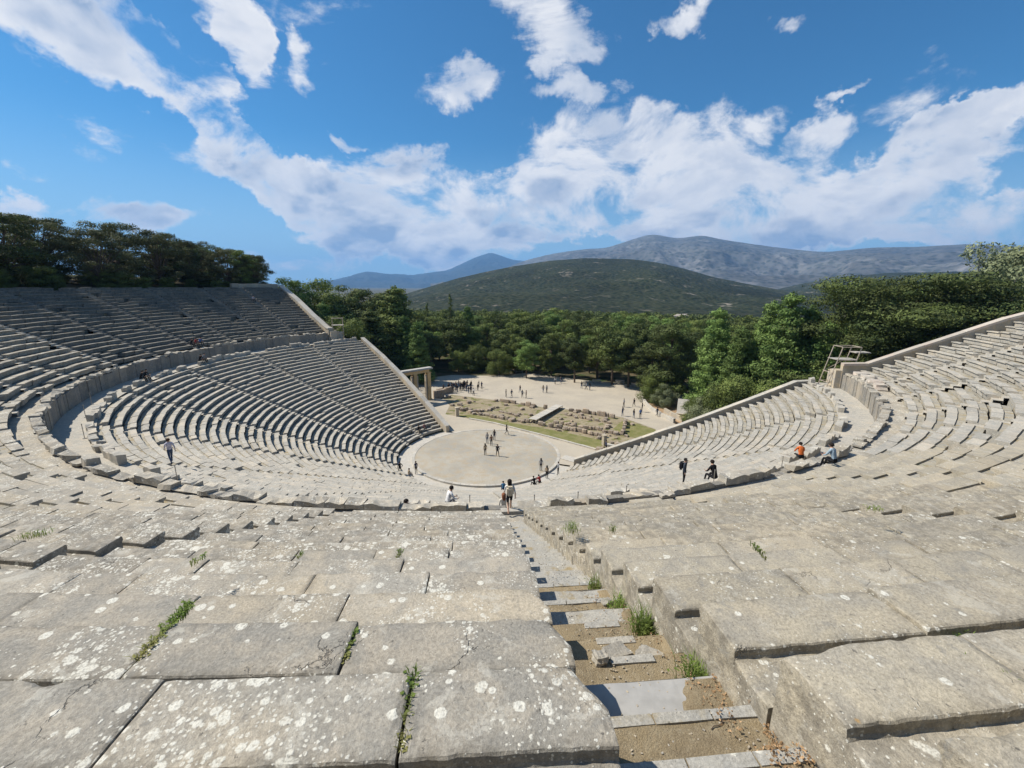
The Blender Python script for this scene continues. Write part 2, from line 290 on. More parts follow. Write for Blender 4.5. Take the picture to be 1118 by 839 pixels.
# ------------------------------------------------------------------ object helpers
COL = scene.collection
def link(o, parent=None):
    COL.objects.link(o)
    if parent is not None: o.parent = parent
    return o
def setp(o, label=None, cat=None, group=None, kind=None):
    if label: o['label'] = label
    if cat: o['category'] = cat
    if group: o['group'] = group
    if kind: o['kind'] = kind
    return o
def empty(name, loc=(0,0,0), rz=0.0, parent=None):
    o = bpy.data.objects.new(name, None); o.location = loc; o.rotation_euler = (0,0,rz); o.empty_display_size = 0.5
    return link(o, parent)
class MB:
    """collects faces, links them as ONE mesh"""
    def __init__(s): s.v = []; s.f = []; s.t = []; s.mi = []; s.e = {}
    def add(s, verts, faces, tone=0.5, mi=0):
        b = len(s.v); s.v.extend(verts)
        for f in faces: s.f.append([b+i for i in f]); s.t.append(tone); s.mi.append(mi)
    def box(s, c, size, rz=0.0, tone=0.5, mi=0, jit=0.0):
        cx, cy, cz = c; sx, sy, sz = size[0]/2, size[1]/2, size[2]/2; co, si = math.cos(rz), math.sin(rz); vs = []
        for z in (-sz, sz):
            for x, y in ((-sx,-sy),(sx,-sy),(sx,sy),(-sx,sy)):
                j = [random.uniform(-jit, jit) for _ in range(3)] if jit else (0,0,0)
                x2, y2 = x+j[0], y+j[1]
                vs.append((cx+x2*co-y2*si, cy+x2*si+y2*co, cz+z+j[2]))
        s.add(vs, [(0,3,2,1),(4,5,6,7),(0,1,5,4),(1,2,6,5),(2,3,7,6),(3,0,4,7)], tone, mi)
    def tube(s, a, b, r, r2=None, n=6, tone=0.5, mi=0):
        a, b = Vector(a), Vector(b); r2 = r if r2 is None else r2
        d = (b-a); 
        if d.length < 1e-6: return
        d.normalize(); u = d.orthogonal().normalized(); v = d.cross(u); vs = []
        for p, rr in ((a, r), (b, r2)):
            for i in range(n):
                an = 2*math.pi*i/n; vs.append(tuple(p+(u*math.cos(an)+v*math.sin(an))*rr))
        fs = [(i, (i+1) % n, n+(i+1) % n, n+i) for i in range(n)]+[tuple(range(n-1,-1,-1)), tuple(range(n, 2*n))]
        s.add(vs, fs, tone, mi)
    def rock(s, c, size, rz=0.0, tone=0.5, mi=0, sub=2, rough=0.22, seed=None):
        bm = bmesh.new(); bmesh.ops.create_cube(bm, size=1.0)
        bmesh.ops.subdivide_edges(bm, edges=bm.edges[:], cuts=sub, use_grid_fill=True)
        sd_ = seed if seed is not None else random.uniform(0, 99); co, si = math.cos(rz), math.sin(rz); vs = []
        for v in bm.verts:
            p = v.co.copy(); l = p.length; p = p.lerp(p.normalized()*0.56, 0.45)
            n_ = noise.noise(p*2.3+Vector((sd_, sd_*1.7, 0)))
            p *= 1+rough*2*n_
            x, y, z = p.x*size[0], p.y*size[1], p.z*size[2]
            vs.append((c[0]+x*co-y*si, c[1]+x*si+y*co, c[2]+z))
        bm.verts.index_update(); fs = [[v.index for v in f.verts] for f in bm.faces]; bm.free(); s.add(vs, fs, tone, mi)
    def build(s, name, mats, parent=None, smooth=False, origin=None):
        me = bpy.data.meshes.new(name)
        vs = s.v
        if origin is not None: vs = [(x-origin[0], y-origin[1], z-origin[2]) for x, y, z in vs]
        me.from_pydata(vs, [], s.f); 
        a = me.attributes.new('tone', 'FLOAT', 'FACE'); a.data.foreach_set('value', s.t)
        if s.e:
            ev = np.zeros(len(vs), dtype=np.float32)
            for k_, q_ in s.e.items(): ev[k_] = q_
            ae = me.attributes.new('edge', 'FLOAT', 'POINT'); ae.data.foreach_set('value', ev)
        if not isinstance(mats, (list, tuple)): mats = [mats]
        for m_ in mats: me.materials.append(m_)
        if len(mats) > 1: me.polygons.foreach_set('material_index', s.mi)
        if smooth: me.polygons.foreach_set('use_smooth', [True]*len(s.f))
        me.update()
        o = bpy.data.objects.new(name, me)
        if origin is not None: o.location = origin
        return link(o, parent)
def sheet(name, pts, z, mat, kind='structure', zf=None):
    """flat polygon, triangulated; one sheet"""
    bm = bmesh.new(); vs = [bm.verts.new((x, y, z)) for x, y in pts]
    bm.faces.new(vs); bmesh.ops.triangulate(bm, faces=bm.faces[:]); 
    for f in bm.faces:
        if f.normal.z < 0: f.normal_flip()
    me = bpy.data.meshes.new(name); bm.to_mesh(me); bm.free(); me.materials.append(mat)
    o = bpy.data.objects.new(name, me); link(o)
    if kind: o['kind'] = kind
    return o
def polar(r, azd):
    """azimuth measured from the viewer's side (-Y), positive to the right"""
    a = R_(azd); return r*math.sin(a), -r*math.cos(a)
def lerp(a, b, t): return a+(b-a)*t
def sstep(a, b, x):
    t = min(1, max(0, (x-a)/(b-a))); return t*t*(3-2*t)
def interp(x, xs, ys): return float(np.interp(x, xs, ys))

# ------------------------------------------------------------------ ground
def terrain_z(x, y):
    r = math.hypot(x, y); azd = math.degrees(math.atan2(x, -y)); a = abs((azd+36+180) % 360-180)
    k = 1-sstep(interp(r, [14,38,60,90], [108,103,97,88]), interp(r, [14,38,60,90], [122,113,106,116]), a)
    up = interp(r, [0,12,40,43,59,66,90,160,300,600,1200], [-.3,-.3,11.2,12.8,21.4,22.9,24.6,22,12,0,-15])
    lowz = interp(r, [0,110,200,380,1200], [-.30,-.30,-4,-15,-18])
    nz = noise.noise(Vector((x*.03, y*.03, 0)))*1.2*sstep(62, 110, r)
    return lerp(lowz, up, k)+nz
def grid_mesh(name, P, mat, wrap=False, kind=None):
    nr, na = P.shape[:2]; idx = np.arange(nr*na).reshape(nr, na)
    if wrap: idx = np.concatenate([idx, idx[:, :1]], 1)
    f = np.stack([idx[:-1,:-1], idx[1:,:-1], idx[1:,1:], idx[:-1,1:]], -1).reshape(-1, 4)
    me = bpy.data.meshes.new(name); me.from_pydata(P.reshape(-1, 3).tolist(), [], f.tolist())
    me.materials.append(mat); me.polygons.foreach_set('use_smooth', [True]*len(f)); me.update()
    o = bpy.data.objects.new(name, me); link(o)
    if kind: o['kind'] = kind
    return o
rs = np.concatenate([[0.01], np.linspace(6, 90, 43), np.geomspace(94, 1200, 40), [2500, 6000, 14500]])
azs = np.radians(np.linspace(-180, 180, 241)[:-1])
P = np.array([[(r*math.sin(a), -r*math.cos(a), terrain_z(r*math.sin(a), -r*math.cos(a))) for a in azs] for r in rs])
grid_mesh('ground', P, M['floor'], wrap=True, kind='structure')

def ridge_patch(name, ridge, d0, d1, d2, z0, mat, na, nd, nscale, namp, ridged=False, seed=0.0, power=1.25):
    a = np.array([p[0] for p in ridge]); tz = np.array([p[1] for p in ridge])
    A = np.linspace(a[0], a[-1], na); T = np.interp(A, a, tz)
    # soften the polyline
    kk = max(1, na//90); ker = np.ones(2*kk+1)/(2*kk+1); T = np.convolve(np.pad(T, kk, mode='edge'), ker, 'valid')
    D = np.concatenate([np.linspace(d0, d1, nd), np.linspace(d1, d2, nd//4+1)[1:]])
    P = np.zeros((len(D), na, 3))
    for i, d in enumerate(D):
        for j in range(na):
            zr = CAM.z+T[j]*d1
            if d <= d1: t = (d-d0)/(d1-d0); z = z0+(zr-z0)*(t**power if power else t)
            else: t = (d-d1)/(d2-d1); z = z0+(zr-z0)*(1-t)**1.3
            x = CAM.x+d*math.sin(A[j]); y = CAM.y+d*math.cos(A[j])
            n_ = noise.fractal(Vector((x*nscale+seed, y*nscale, seed)), 0.9, 2.1, 6)
            if ridged: n_ = 0.55-abs(noise.fractal(Vector((x*nscale+seed, y*nscale*0.8, seed)), 0.85, 2.1, 7))*1.5
            env = min(1.0, t*3 if d <= d1 else 1)*(0.35+0.65*(1-abs(2*t-1)) if d <= d1 else 1.0)
            if d <= d1: env *= 1-.85*sstep(.80, .99, t)
            else: env = .12
            P[i, j] = (x, y, z+n_*namp*env*max(0.15, min(1.0, (zr-z0)/60)))
    return grid_mesh(name, P, mat, kind='structure')
def scrub_mat(name, veg, veg2, rockc, dot=0.08, rock_lo=0.60, rock_hi=0.66, big=0.004):
    m, t, b = principled(name, 0.95, 0.05)
    o = t.new('ShaderNodeTexCoord').outputs['Object']
    v = t.new('ShaderNodeTexVoronoi', feature='F1'); t.put(v.inputs['Vector'], o); v.inputs['Scale'].default_value = dot
    n = t.noise(o, big, 7, 0.65); n2 = t.noise(o, big*7, 6, 0.65)
    c = t.mix(t.ramp(v.outputs['Distance'], 0.2, 0.6), veg, veg2)
    n3 = t.ramp(t.noise(t.vmath('ADD', o, (500.0, 90.0, 0.0)), big*2.2, 4, 0.5), 0.40, 0.60, 0.15, 1.0)
    rk = t.math('MULTIPLY', t.math('MULTIPLY', n3, t.ramp(n2, rock_lo-0.03, rock_hi)), t.ramp(v.outputs['Distance'], 0.25, 0.5))
    c = t.mix(rk, c, rockc)
    c = t.vmath('SCALE', c, scale=t.ramp(n, 0.3, 0.7, 0.7, 1.35))
    t.l.new(c, b.inputs['Base Color'])
    bump(t, b, t.math('MULTIPLY', v.outputs['Distance'], -1.0), 0.9, 3.0); return m
M['hill'] = scrub_mat('maquis', (0.012,0.019,0.008), (0.034,0.038,0.02), (0.20,0.175,0.14), 0.11, 0.60, 0.66)  # maquis greens darkened to stand in for cloud shadow on the wooded hill
M['mount'] = scrub_mat('bare_limestone_slope', (0.055,0.06,0.05), (0.10,0.10,0.092), (0.19,0.18,0.17), 0.02, 0.46, 0.70, 0.0012)
M['bluemount'] = scrub_mat('far_wooded_slope', (0.02,0.03,0.025), (0.04,0.045,0.04), (0.06,0.06,0.055), 0.01, 0.6, 0.7, 0.0007)
ridge_patch('far_mountains', R_BLUE, 7500, 11500, 13500, -20, M['bluemount'], 200, 40, 0.0006, 220, True, 3.0)
ridge_patch('grey_mountain', R_MOUNT, 2600, 6200, 8500, -20, M['mount'], 420, 110, 0.0009, 150, True, 1.0)
ridge_patch('right_hill', R_HILL2, 700, 2300, 2900, -18, M['hill'], 220, 60, 0.004, 20, False, 5.0)
ridge_patch('wooded_hill', R_HILL, 420, 1500, 2300, -17, M['hill'], 300, 90, 0.004, 18, False, 9.0)
# ------------------------------------------------------------------ theatre
theatre = empty('ancient_theatre')
setp(theatre, 'ancient open-air limestone theatre with curved rows of weathered benches around the round orchestra', 'theatre')
UR = lambda i: 42.06+0.862*(i-1)
UZ = lambda i: 14.61+0.415*(i-1)
LR = lambda k: 12.3+0.765*k
LZ = lambda k: 0.40+0.365*k
def wall_az_left(r): return -139.8-5.5*(38.6-r)/25
def wall_az_right(r): return 72.6-7.8*(38.6-r)/23.3
def stair_half(r): return interp(r, [12,38,42,56,60], [.33,.36,.37,.54,.56])
def near_left(r): return interp(r, [42,50,53,55,60], [.50,.62,.74,.74,.76])
def near_right(r): return interp(r, [42,50,54,55,60], [.36,.40,.42,.44,.46])
PROF_N = [(.012,-.74),(.018,-.30),(.022,-.16),(.018,-.115),(.004,-.095),(-.004,-.05),(.0,-.02),(.012,-.004),(.035,0)]+[(.07+.047*q, 0.0) for q in range(9)]+[(.482,-.003),(.492,-.014),(.496,-.06),(.505,-.078)]+[(.53+.042*q, -.082) for q in range(9)]+[(.868,-.74)]
PROF_M = [(.03,-.74),(.03,-.13),(.0,-.09),(.0,-.015),(.02,0),(.48,0),(.49,-.012),(.496,-.075),(.855,-.08),(.86,-.74)]
PROF_U = [(.14,-.45),(.10,-.11),(.0,-.08),(.0,0),(.46,0),(.47,-.075),(.855,-.08),(.86,-.45)]
PROF_L = [(.13,-.42),(.10,-.11),(.0,-.07),(.0,0),(.40,0),(.41,-.06),(.76,-.065),(.765,-.42)]
def arc_block(mb, r0, z0, a0, a1, prof, nu, foot=None, dz=0.0, dr=0.0, tilt=0.0, disp=0.0, wear=0.0, tone=0.5, roundend=0.0):
    """one bench block: a cross-section (s,h) swept from azimuth a0 to a1 (degrees)"""
    n = len(prof); vs = []; L = abs(R_(a1-a0))*r0; sd_ = random.uniform(0, 50); b0 = len(mb.v)
    us = [i/nu for i in range(nu+1)]
    if disp: us = [0.0, .008]+[u for u in us if .012 < u < .988]+[.992, 1.0]
    for u in us:
        a = R_(lerp(a0, a1, u)); sa, ca = math.sin(a), math.cos(a); e = min(u, 1-u)*L
        for s, h in prof:
            rr = r0+s+dr; z = z0+h+dz+tilt*(u-.5)
            if disp: mb.e[b0+len(vs)] = max(1-e/.09, 1-s/.07 if s < .07 else 0, 1-abs(s-.48)/.06, .6 if h < -.05 else 0, 0)
            if disp:
                p = Vector((rr*sa, -rr*ca, z))
                if h > -.09:
                    z += disp*(noise.noise(p*1.7)*.55+noise.noise(p*6)*.28+noise.noise(p*19)*.12)
                    chip = max(0, noise.noise(p*4.3+Vector((sd_, 0, 0)))-.18)
                    if s < .04: rr += chip*.05+.006*noise.noise(p*17); z -= chip*.03 if s < .02 else 0
                    if .47 < s < .51: rr -= .010*noise.noise(p*9.0+Vector((9, sd_, 0)))+.006*noise.noise(p*23)
                    if e < .02: z -= (.02-e)*.35+chip*.05*(1-e/.02)
                    if wear and e < .25 and s < .3: z -= wear*max(0, (.25-e)/.25)*max(0, (.3-s)/.3)
                else: rr += .02*noise.noise(p*3.5)
                if roundend and u > .5:       # broken rounded outer corner
                    c_ = max(0, (.35-e)/.35)*max(0, (.30-s)/.30); a_s = c_*roundend/rr
                    sa2, ca2 = math.sin(a-a_s), math.cos(a-a_s); vs.append((rr*sa2, -rr*ca2, z-c_*.03)); continue
            vs.append((rr*sa, -rr*ca, z))
    nn = len(us); fs = []; mis = []
    for i in range(nn-1):
        for j in range(n-1):
            fs.append((i*n+j, i*n+j+1, (i+1)*n+j+1, (i+1)*n+j)); mis.append(1 if (foot is not None and prof[j][0] >= foot and j < n-2) else 0)
    b = len(mb.v); mb.v.extend(vs)
    for f, mi in zip(fs, mis): mb.f.append([b+q for q in f]); mb.t.append(tone); mb.mi.append(mi)
    mb.f.append([b+j for j in range(n-1, -1, -1)]); mb.t.append(tone); mb.mi.append(0)
    mb.f.append([b+(nn-1)*n+j for j in range(n)]); mb.t.append(tone); mb.mi.append(0)

def bench_row(mb, r0, z0, aL, aR, upper, joints=None, k=0):
    """blocks of one row between azimuths aL and aR"""
    circ = R_(1)*r0; a = aL; first = True
    while a < aR-0.01:
        if joints and len(joints): Lb = joints.pop(0)
        else: Lb = random.uniform(1.15, 1.85) if upper else random.uniform(.8, 1.5)
        b = a+Lb/circ
        if aR-b < .5/circ: b = aR
        last = b >= aR-1e-6
        x, y = polar(r0, (a+b)/2); d = (Vector((x, y, z0))-CAM).length
        gap = random.uniform(*((.003, .010) if d < 8.5 else (.007, .02)))/circ
        a2, b2 = a+(0 if first else gap), b-(0 if last else gap)
        tone = random.betavariate(2.2, 2.2)
        far = d > 25
        rag = 1.0
        if upper and (a < -20 or a > 40): rag = 1.8
        dz = random.gauss(0, .010)*rag; dr = random.gauss(0, .014)*rag; tl = random.gauss(0, .008)*rag
        if d > 14 and random.random() < (.05 if upper else .035): dz -= random.uniform(.05, .20)
        if d > 20 and upper and random.random() < .03: a = b; first = False; continue
        if d < 8.5:
            arc_block(mb, r0, z0, a2, b2, PROF_N, max(6, int(Lb/.045)), None, dz*.8, dr*.5, tl*.6, 0.009, .01 if (first or last) else .0, tone, .14 if (last and b < 3 and r0 > 53) else 0)
        elif d < 18:
            arc_block(mb, r0, z0, a2, b2, PROF_M, max(3, int(Lb/.22)), None, dz, dr, tl, 0.024, 0, tone)
        else:
            arc_block(mb, r0, z0, a2, b2, PROF_U if upper else PROF_L, 2, .40 if upper else .36, dz*1.4, dr*1.5, tl*1.2, 0, 0, tone)
        a = b; first = False

UP = [-132,-124.3,-117.2,-108.3,-99,-89.5,-80,-70,-61,-51.5,-42.5,-33.5,-25,-16.3,-7.5,1.43,10.1,18.8,27.6,36.4,45.2,53.6,61.5,68.7]
LO = [None,-124.6,-108.2,-89,-69.8,-51.7,-34,-16.3,1.43,18.8,36,53,None]
def base_sheet(mb, rows, RR, ZZ, aL, aR, pitch, extra=.50):
    na = 8; vs = []; 
    for i in rows:
        for r in (RR(i)+.12, RR(i)+pitch+.10):
            for j in range(na+1):
                x, y = polar(r, lerp(aL(r), aR(r), j/na)); vs.append((x, y, ZZ(i)-extra))
    n = na+1; nr = len(vs)//n
    mb.add(vs, [(i*n+j, i*n+j+1, (i+1)*n+j+1, (i+1)*n+j) for i in range(nr-1) for j in range(na)], .3, 1)
near_joints = {14: {'L': None}, }
for wi in range(len(UP)-1):
    sL, sR = UP[wi], UP[wi+1]
    aL = (lambda r, s=sL, w_=wi: s+(0.0 if w_ == 0 else math.degrees((near_right(r) if w_ == 15 else stair_half(r))/r)))
    aR = (lambda r, s=sR, w_=wi: s-(0.0 if w_ == len(UP)-2 else math.degrees((near_left(r) if w_ == 14 else stair_half(r))/r)))
    wedge = MB(); base_sheet(wedge, range(1, 21), UR, UZ, aL, aR, .862)
    sep = wi in (13, 14, 15, 16)
    wp = None
    if not sep:
        for i in range(1, 21): bench_row(wedge, UR(i), UZ(i), aL(UR(i)), aR(UR(i)), True)
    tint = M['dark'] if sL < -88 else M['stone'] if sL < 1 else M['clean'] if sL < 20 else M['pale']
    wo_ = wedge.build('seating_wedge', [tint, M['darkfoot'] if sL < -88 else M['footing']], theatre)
    if sL > 20 or sL < -60: wo_['label'] = 'upper tier wedge of benches, warm pale stone' if sL > 20 else 'upper tier wedge of ragged weathered benches in side light'
    if sep:
        for i in range(1, 21):
            mb = MB(); j = None; zo = .05 if (wi == 15 and i <= 15) else 0.0
            if wi == 14:      # the wedge left of the near stairway; joints measured from the stairway leftwards
                w_ = (R_(aR(UR(i))-aL(UR(i))))*UR(i)
                ends = {15: [1.64, 1.46, 1.6, 1.5], 16: [1.07, 1.41, 1.7, 1.4], 14: [1.98, 1.48, 1.57], 17: [1.5, 1.7], 13: [1.3, 1.38, 2.1], 12: [1.8, 1.5, 1.3]}.get(i)
                if ends:
                    rest = w_-sum(ends); j = []
                    while rest > 1.9: j.append(1.4); rest -= 1.4
                    j.append(rest); j += ends[::-1]
            if wi == 15: j = {15: [1.55, 1.7], 16: [1.25, 1.6], 14: [1.42, 1.35], 17: [1.7, 1.6], 13: [1.4, 1.5]}.get(i)
            bench_row(mb, UR(i), UZ(i)+zo, aL(UR(i)), aR(UR(i)), True, j)
            mb.build('seat_row', [tint, M['footing']], wo_)
for wi in range(len(LO)-1):
    aL = (lambda r, s=LO[wi]: wall_az_left(r)+math.degrees(.35/r)) if LO[wi] is None else (lambda r, s=LO[wi]: s+math.degrees(stair_half(r)/r))
    aR = (lambda r, s=LO[wi+1]: wall_az_right(r)-math.degrees(.35/r)) if LO[wi+1] is None else (lambda r, s=LO[wi+1]: s-math.degrees(stair_half(r)/r))
    wedge = MB(); base_sheet(wedge, range(0, 34), LR, LZ, aL, aR, .765, .46)
    for k in range(34): bench_row(wedge, LR(k), LZ(k), aL(LR(k)), aR(LR(k)), False)
    wo_ = wedge.build('seating_wedge', [M['pale'], M['footing']], theatre)

# stairways: two treads to each row
def stairway(az, r0, z0, n, pitch, rise, near=False):
    mb = MB(); subs = []
    for i in range(n):
        for hf in (0, 1):
            r = r0+i*pitch+hf*pitch/2-(.04 if near else 0); z = z0+i*rise+(hf*rise/2)-(.62 if near else .36)
            hw = stair_half(r)+.03; hl, hr = (near_left(r)+.05, near_right(r)+.05) if near else (hw, hw); r1 = r+pitch/2+.04
            isnear = near and i >= n-9
            tgt = MB() if isnear else mb
            vs = []; a = R_(az); sa, ca = math.sin(a), math.cos(a); nu, nv = (10, 6) if isnear else (1, 1)
            def pt(u, v, zz): return ((r+(r1-r)*v)*sa+u*ca, -(r+(r1-r)*v)*ca+u*sa, zz)
            for jv in range(nv+1):
                for ju in range(nu+1):
                    u = lerp(-hl, hr, ju/nu); p = pt(u, jv/nv, z)
                    vs.append((p[0], p[1], z+(noise.noise(Vector(p)*3)*.02 if isnear else 0)))
            fs = [(j*(nu+1)+k, j*(nu+1)+k+1, (j+1)*(nu+1)+k+1, (j+1)*(nu+1)+k) for j in range(nv) for k in range(nu)]
            tgt.add(vs, fs, .5, 0)
            fr = [pt(-hl, 0, z-.35), pt(hr, 0, z-.35), pt(hr, 0, z), pt(-hl, 0, z)]
            tgt.add([(x, y, (zz+(noise.noise(Vector((x, y, z))*3)*.02 if (isnear and q > 1) else 0))) for q, (x, y, zz) in enumerate(fr)], [(0, 1, 2, 3)], .5, 0)
            if isnear: subs.append((tgt, i, hf, r, z, hw))
    return mb, subs
near_steps = []; az_near = 1.43
for ai, a in enumerate(UP[1:-1]):
    near = abs(a-1.43) < .1
    mb, subs = stairway(a, UR(1)-.1, UZ(1), 20, .862, .415, near)
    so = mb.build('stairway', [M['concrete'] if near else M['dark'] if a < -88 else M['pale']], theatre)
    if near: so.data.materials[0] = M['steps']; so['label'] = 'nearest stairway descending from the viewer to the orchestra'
    for tgt, i, hf, r, z, hw in subs:
        near_steps.append((i, hf, r, z, hw))
        # (row, half) of the treads that are pale slabs; the others are earth held by a thin stone edge
        j = i+1
        slab = (j, hf) in ((15, 1), (13, 1), (12, 1), (11, 0)) or j < 11 or j > 18
        mat = (M['concrete'] if j == 15 else M['steps']) if slab else M['dirt']
        if not slab:
            e = MB(); a_ = R_(az_near); 
            for u0, u1 in ((-.74, -.28), (-.27, .12), (.13, .45)):
                if j in (15, 14) and u0 != -.27: continue
                um = (u0+u1)/2; x_, y_ = (r+.035)*math.sin(a_)+um*math.cos(a_), -(r+.035)*math.cos(a_)+um*math.sin(a_)
                e.box((x_, y_, z-.03), (abs(u1-u0)-.004, .075, .085), a_, .5, 0, .004)
            e.build('nosing', M['steps'], tgt.build('step', [mat], so)); continue
        tgt.build('step', [mat], so)
for a in LO[1:-1]:
    # lower stairs
    mb, _ = stairway(a, LR(0), LZ(0), 34, .765, .365)
    mb.build('stairway', [M['pale']], theatre)

# diazoma: paved walkway, podium wall of upright slabs, bench with back along both its edges
def ring_sheet(name, r0, r1, a0, a1, z, mat, parent=None, kind=None, nr=3, step=2.0, nz=0.0):
    na = max(2, int(abs(a1-a0)/step)); vs = []
    for i in range(nr+1):
        for j in range(na+1):
            x, y = polar(lerp(r0, r1, i/nr), lerp(a0, a1, j/na)); vs.append((x, y, z+nz*noise.noise(Vector((x*.7, y*.7, 0)))))
    mb = MB(); n = na+1
    mb.add(vs, [(i*n+j, i*n+j+1, (i+1)*n+j+1, (i+1)*n+j) for i in range(nr) for j in range(na)], .5)
    o = mb.build(name, mat, parent)
    if kind: o['kind'] = kind
    return o
ring_sheet('walkway', 38.2, 41.0, -139, 73, 12.50, M['pale'], theatre, nz=.03)
ring_sheet('drain_walkway', 40.9, 42.4, -132, 69, 13.98, M['stone'], theatre, nz=.04)
def ring_blocks(mb, r0, r1, z0, ztop, a0, a1, Lm, jz=.02, jr=.02, miss=0.0, skip=(), rough=0.0, parts=None):
    a = a0
    while a < a1:
        L = random.uniform(*Lm); b = min(a1, a+math.degrees(L/r0)); g = math.degrees(.012/r0)
        mid = (a+b)/2
        if random.random() > miss and not any(abs(mid-s) < .9 for s in skip):
            jj = random.gauss(0, jz); jr_ = random.gauss(0, jr); vs = []
            n = 4 if rough else 1
            for u in range(n+1):
                for (rr, zz) in ((r0, z0), (r0+.0, ztop+jj), (r1, ztop+jj+random.gauss(0, jz*.5)), (r1, z0)):
                    aa = lerp(a+g, b-g, u/n); q = rough*noise.noise(Vector((aa*1.1, rr*3, zz*2)))
                    x, y = polar(rr+jr_+q, aa); vs.append((x, y, zz+(q*1.2 if zz > z0+.01 else 0)))
            fs = [(4*u+j, 4*u+(j+1) % 4, 4*(u+1)+(j+1) % 4, 4*(u+1)+j) for u in range(n) for j in range(4)]
            fs += [(3, 2, 1, 0), tuple(4*n+j for j in range(4))]
            mb.add(vs, fs, random.random())
        elif parts and mb.v: mb.build(parts[0], parts[1], theatre); mb = MB()
        a = b
    if parts and mb.v: mb.build(parts[0], parts[1], theatre)
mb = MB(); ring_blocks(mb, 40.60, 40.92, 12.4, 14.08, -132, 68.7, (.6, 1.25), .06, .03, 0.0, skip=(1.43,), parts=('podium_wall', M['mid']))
mb = MB(); ring_blocks(mb, 40.62, 41.12, 14.085, 14.27, -131.5, 68.2, (.6, 1.6), .09, .08, 0.17, skip=(1.43,), rough=.15, parts=('podium_bench', M['stone']))
mb = MB(); ring_blocks(mb, 38.28, 38.72, 12.35, 12.92, -138.5, 72.0, (.6, 1.5), .13, .09, 0.22, skip=tuple(LO[1:-1]), rough=.08, parts=('back_bench', M['pale']))
mb = MB()
for (a, z, h, w_) in ((64, 12.5, 1.2, 1.1), (61.5, 12.5, .9, 1.3), (59.5, 12.5, .5, .9), (66.5, 12.5, 1.0, 1.2)):
    x, y = polar(41.6, a); mb.rock((x, y, 14.1+h*.2), (1.3, w_, .7), R_(a), sub=2, rough=.16)
mb.build('loose_blocks', M['pink'], theatre)
# steps of the near stairway through the podium
mb = MB()
for q in range(5):
    x, y = polar(40.05+q*.28, 1.43); mb.box((x, y, 12.5+q*.32), (.95, .30, .66), R_(1.43))
mb.build('podium_steps', M['pale'], theatre)

# parapet walls on the two ends of each tier
def parapet(pts, thick, out, z_in, mat_body, mat_cope, name, cope_h=.22, over=.08, seg=1.5, label=None):
    """pts: (x, y, ztop) along the wall; body reaches down to z_in(x,y)"""
    body, cope = MB(), MB()
    for (p, q) in zip(pts[:-1], pts[1:]):
        L = math.hypot(q[0]-p[0], q[1]-p[1]); n = max(1, int(round(L/seg)))
        dx, dy = (q[0]-p[0])/L, (q[1]-p[1])/L; nx, ny = out*dy, -out*dx
        for i in range(n):
            a, b = i/n, (i+1)/n; t = random.random(); jit = random.gauss(0, .012)
            P0 = [lerp(p[k], q[k], a) for k in range(3)]; P1 = [lerp(p[k], q[k], b) for k in range(3)]
            gx, gy = dx*.012, dy*.012
            for m_, ex, zt, zb0, zb1 in ((body, 0, -cope_h, None, None), (cope, over, 0, -cope_h+.003, -cope_h+.003)):
                vs = []
                for (Q, gs) in ((P0, 1), (P1, -1)):
                    for o_ in (-ex, thick+ex):
                        X = Q[0]+nx*o_+(gx*gs if m_ is cope else 0); Y = Q[1]+ny*o_+(gy*gs if m_ is cope else 0)
                        zt_ = Q[2]+zt+(jit if m_ is cope else 0)
                        zb_ = (min(terrain_z(X, Y), Q[2]-1.6)-.8) if m_ is body else Q[2]+zb0+jit*.5
                        vs += [(X, Y, zb_), (X, Y, zt_)]
                m_.add(vs, [(0,1,5,4),(2,6,7,3),(1,3,7,5),(0,4,6,2),(0,2,3,1),(4,5,7,6)], t)
    o = body.build(name, mat_body, theatre)
    c = cope.build('coping', mat_cope, o)
    if label: o['label'] = label
    return o
def wall_pts(azf, RR, ZZ, idx, h, r_lo, r_hi):
    return [(*polar(RR(i), azf(RR(i))), ZZ(i)+h) for i in idx]
pl = [(*polar(r, wall_az_left(r)), interp(r, [12.0, 37.9], [.40, 12.5])+.50) for r in (11.6, 18, 25, 32, 38.2)]
parapet(pl, .65, 1, None, M['wall'], M['ring'], 'parapet_wall', .2, .06, label='long low parapet down the left end of the lower tier')
pr = [(*polar(r, wall_az_right(r)), interp(r, [12.0, 37.9], [.40, 12.5])+.42) for r in (12.6, 18, 25, 32, 37.2, 38.9)]
pr[-1] = (pr[-1][0], pr[-1][1], pr[-2][2]+.1)
parapet(pr, .6, -1, None, M['wall'], M['pale'], 'parapet_wall', .2, .06, label='pale parapet along the right end of the lower tier')
pu = [(*polar(r, -132.15), interp(r, [42.06, 58.44], [14.61, 22.5])+.55) for r in (41.6, 47, 53, 59.6)]
pu = [(*polar(40.5, -132.15), pu[0][2]-.1)]+pu
parapet(pu, .85, 1, None, M['wall'], M['ring'], 'parapet_wall', .25, .08, label='pale parapet rising at the left end of the upper tier')
pv = [(*polar(r, 68.85), interp(r, [42.06, 58.44], [14.61, 22.5])+.50) for r in (42.6, 47, 53, 60)]
pv = [(*polar(40.5, 68.85), pv[0][2]-.15)]+pv
parapet(pv, .65, -1, None, M['wall'], M['pink'], 'parapet_wall', .25, .10, seg=2.4, label='parapet with pinkish rounded coping at the right end of the upper tier')
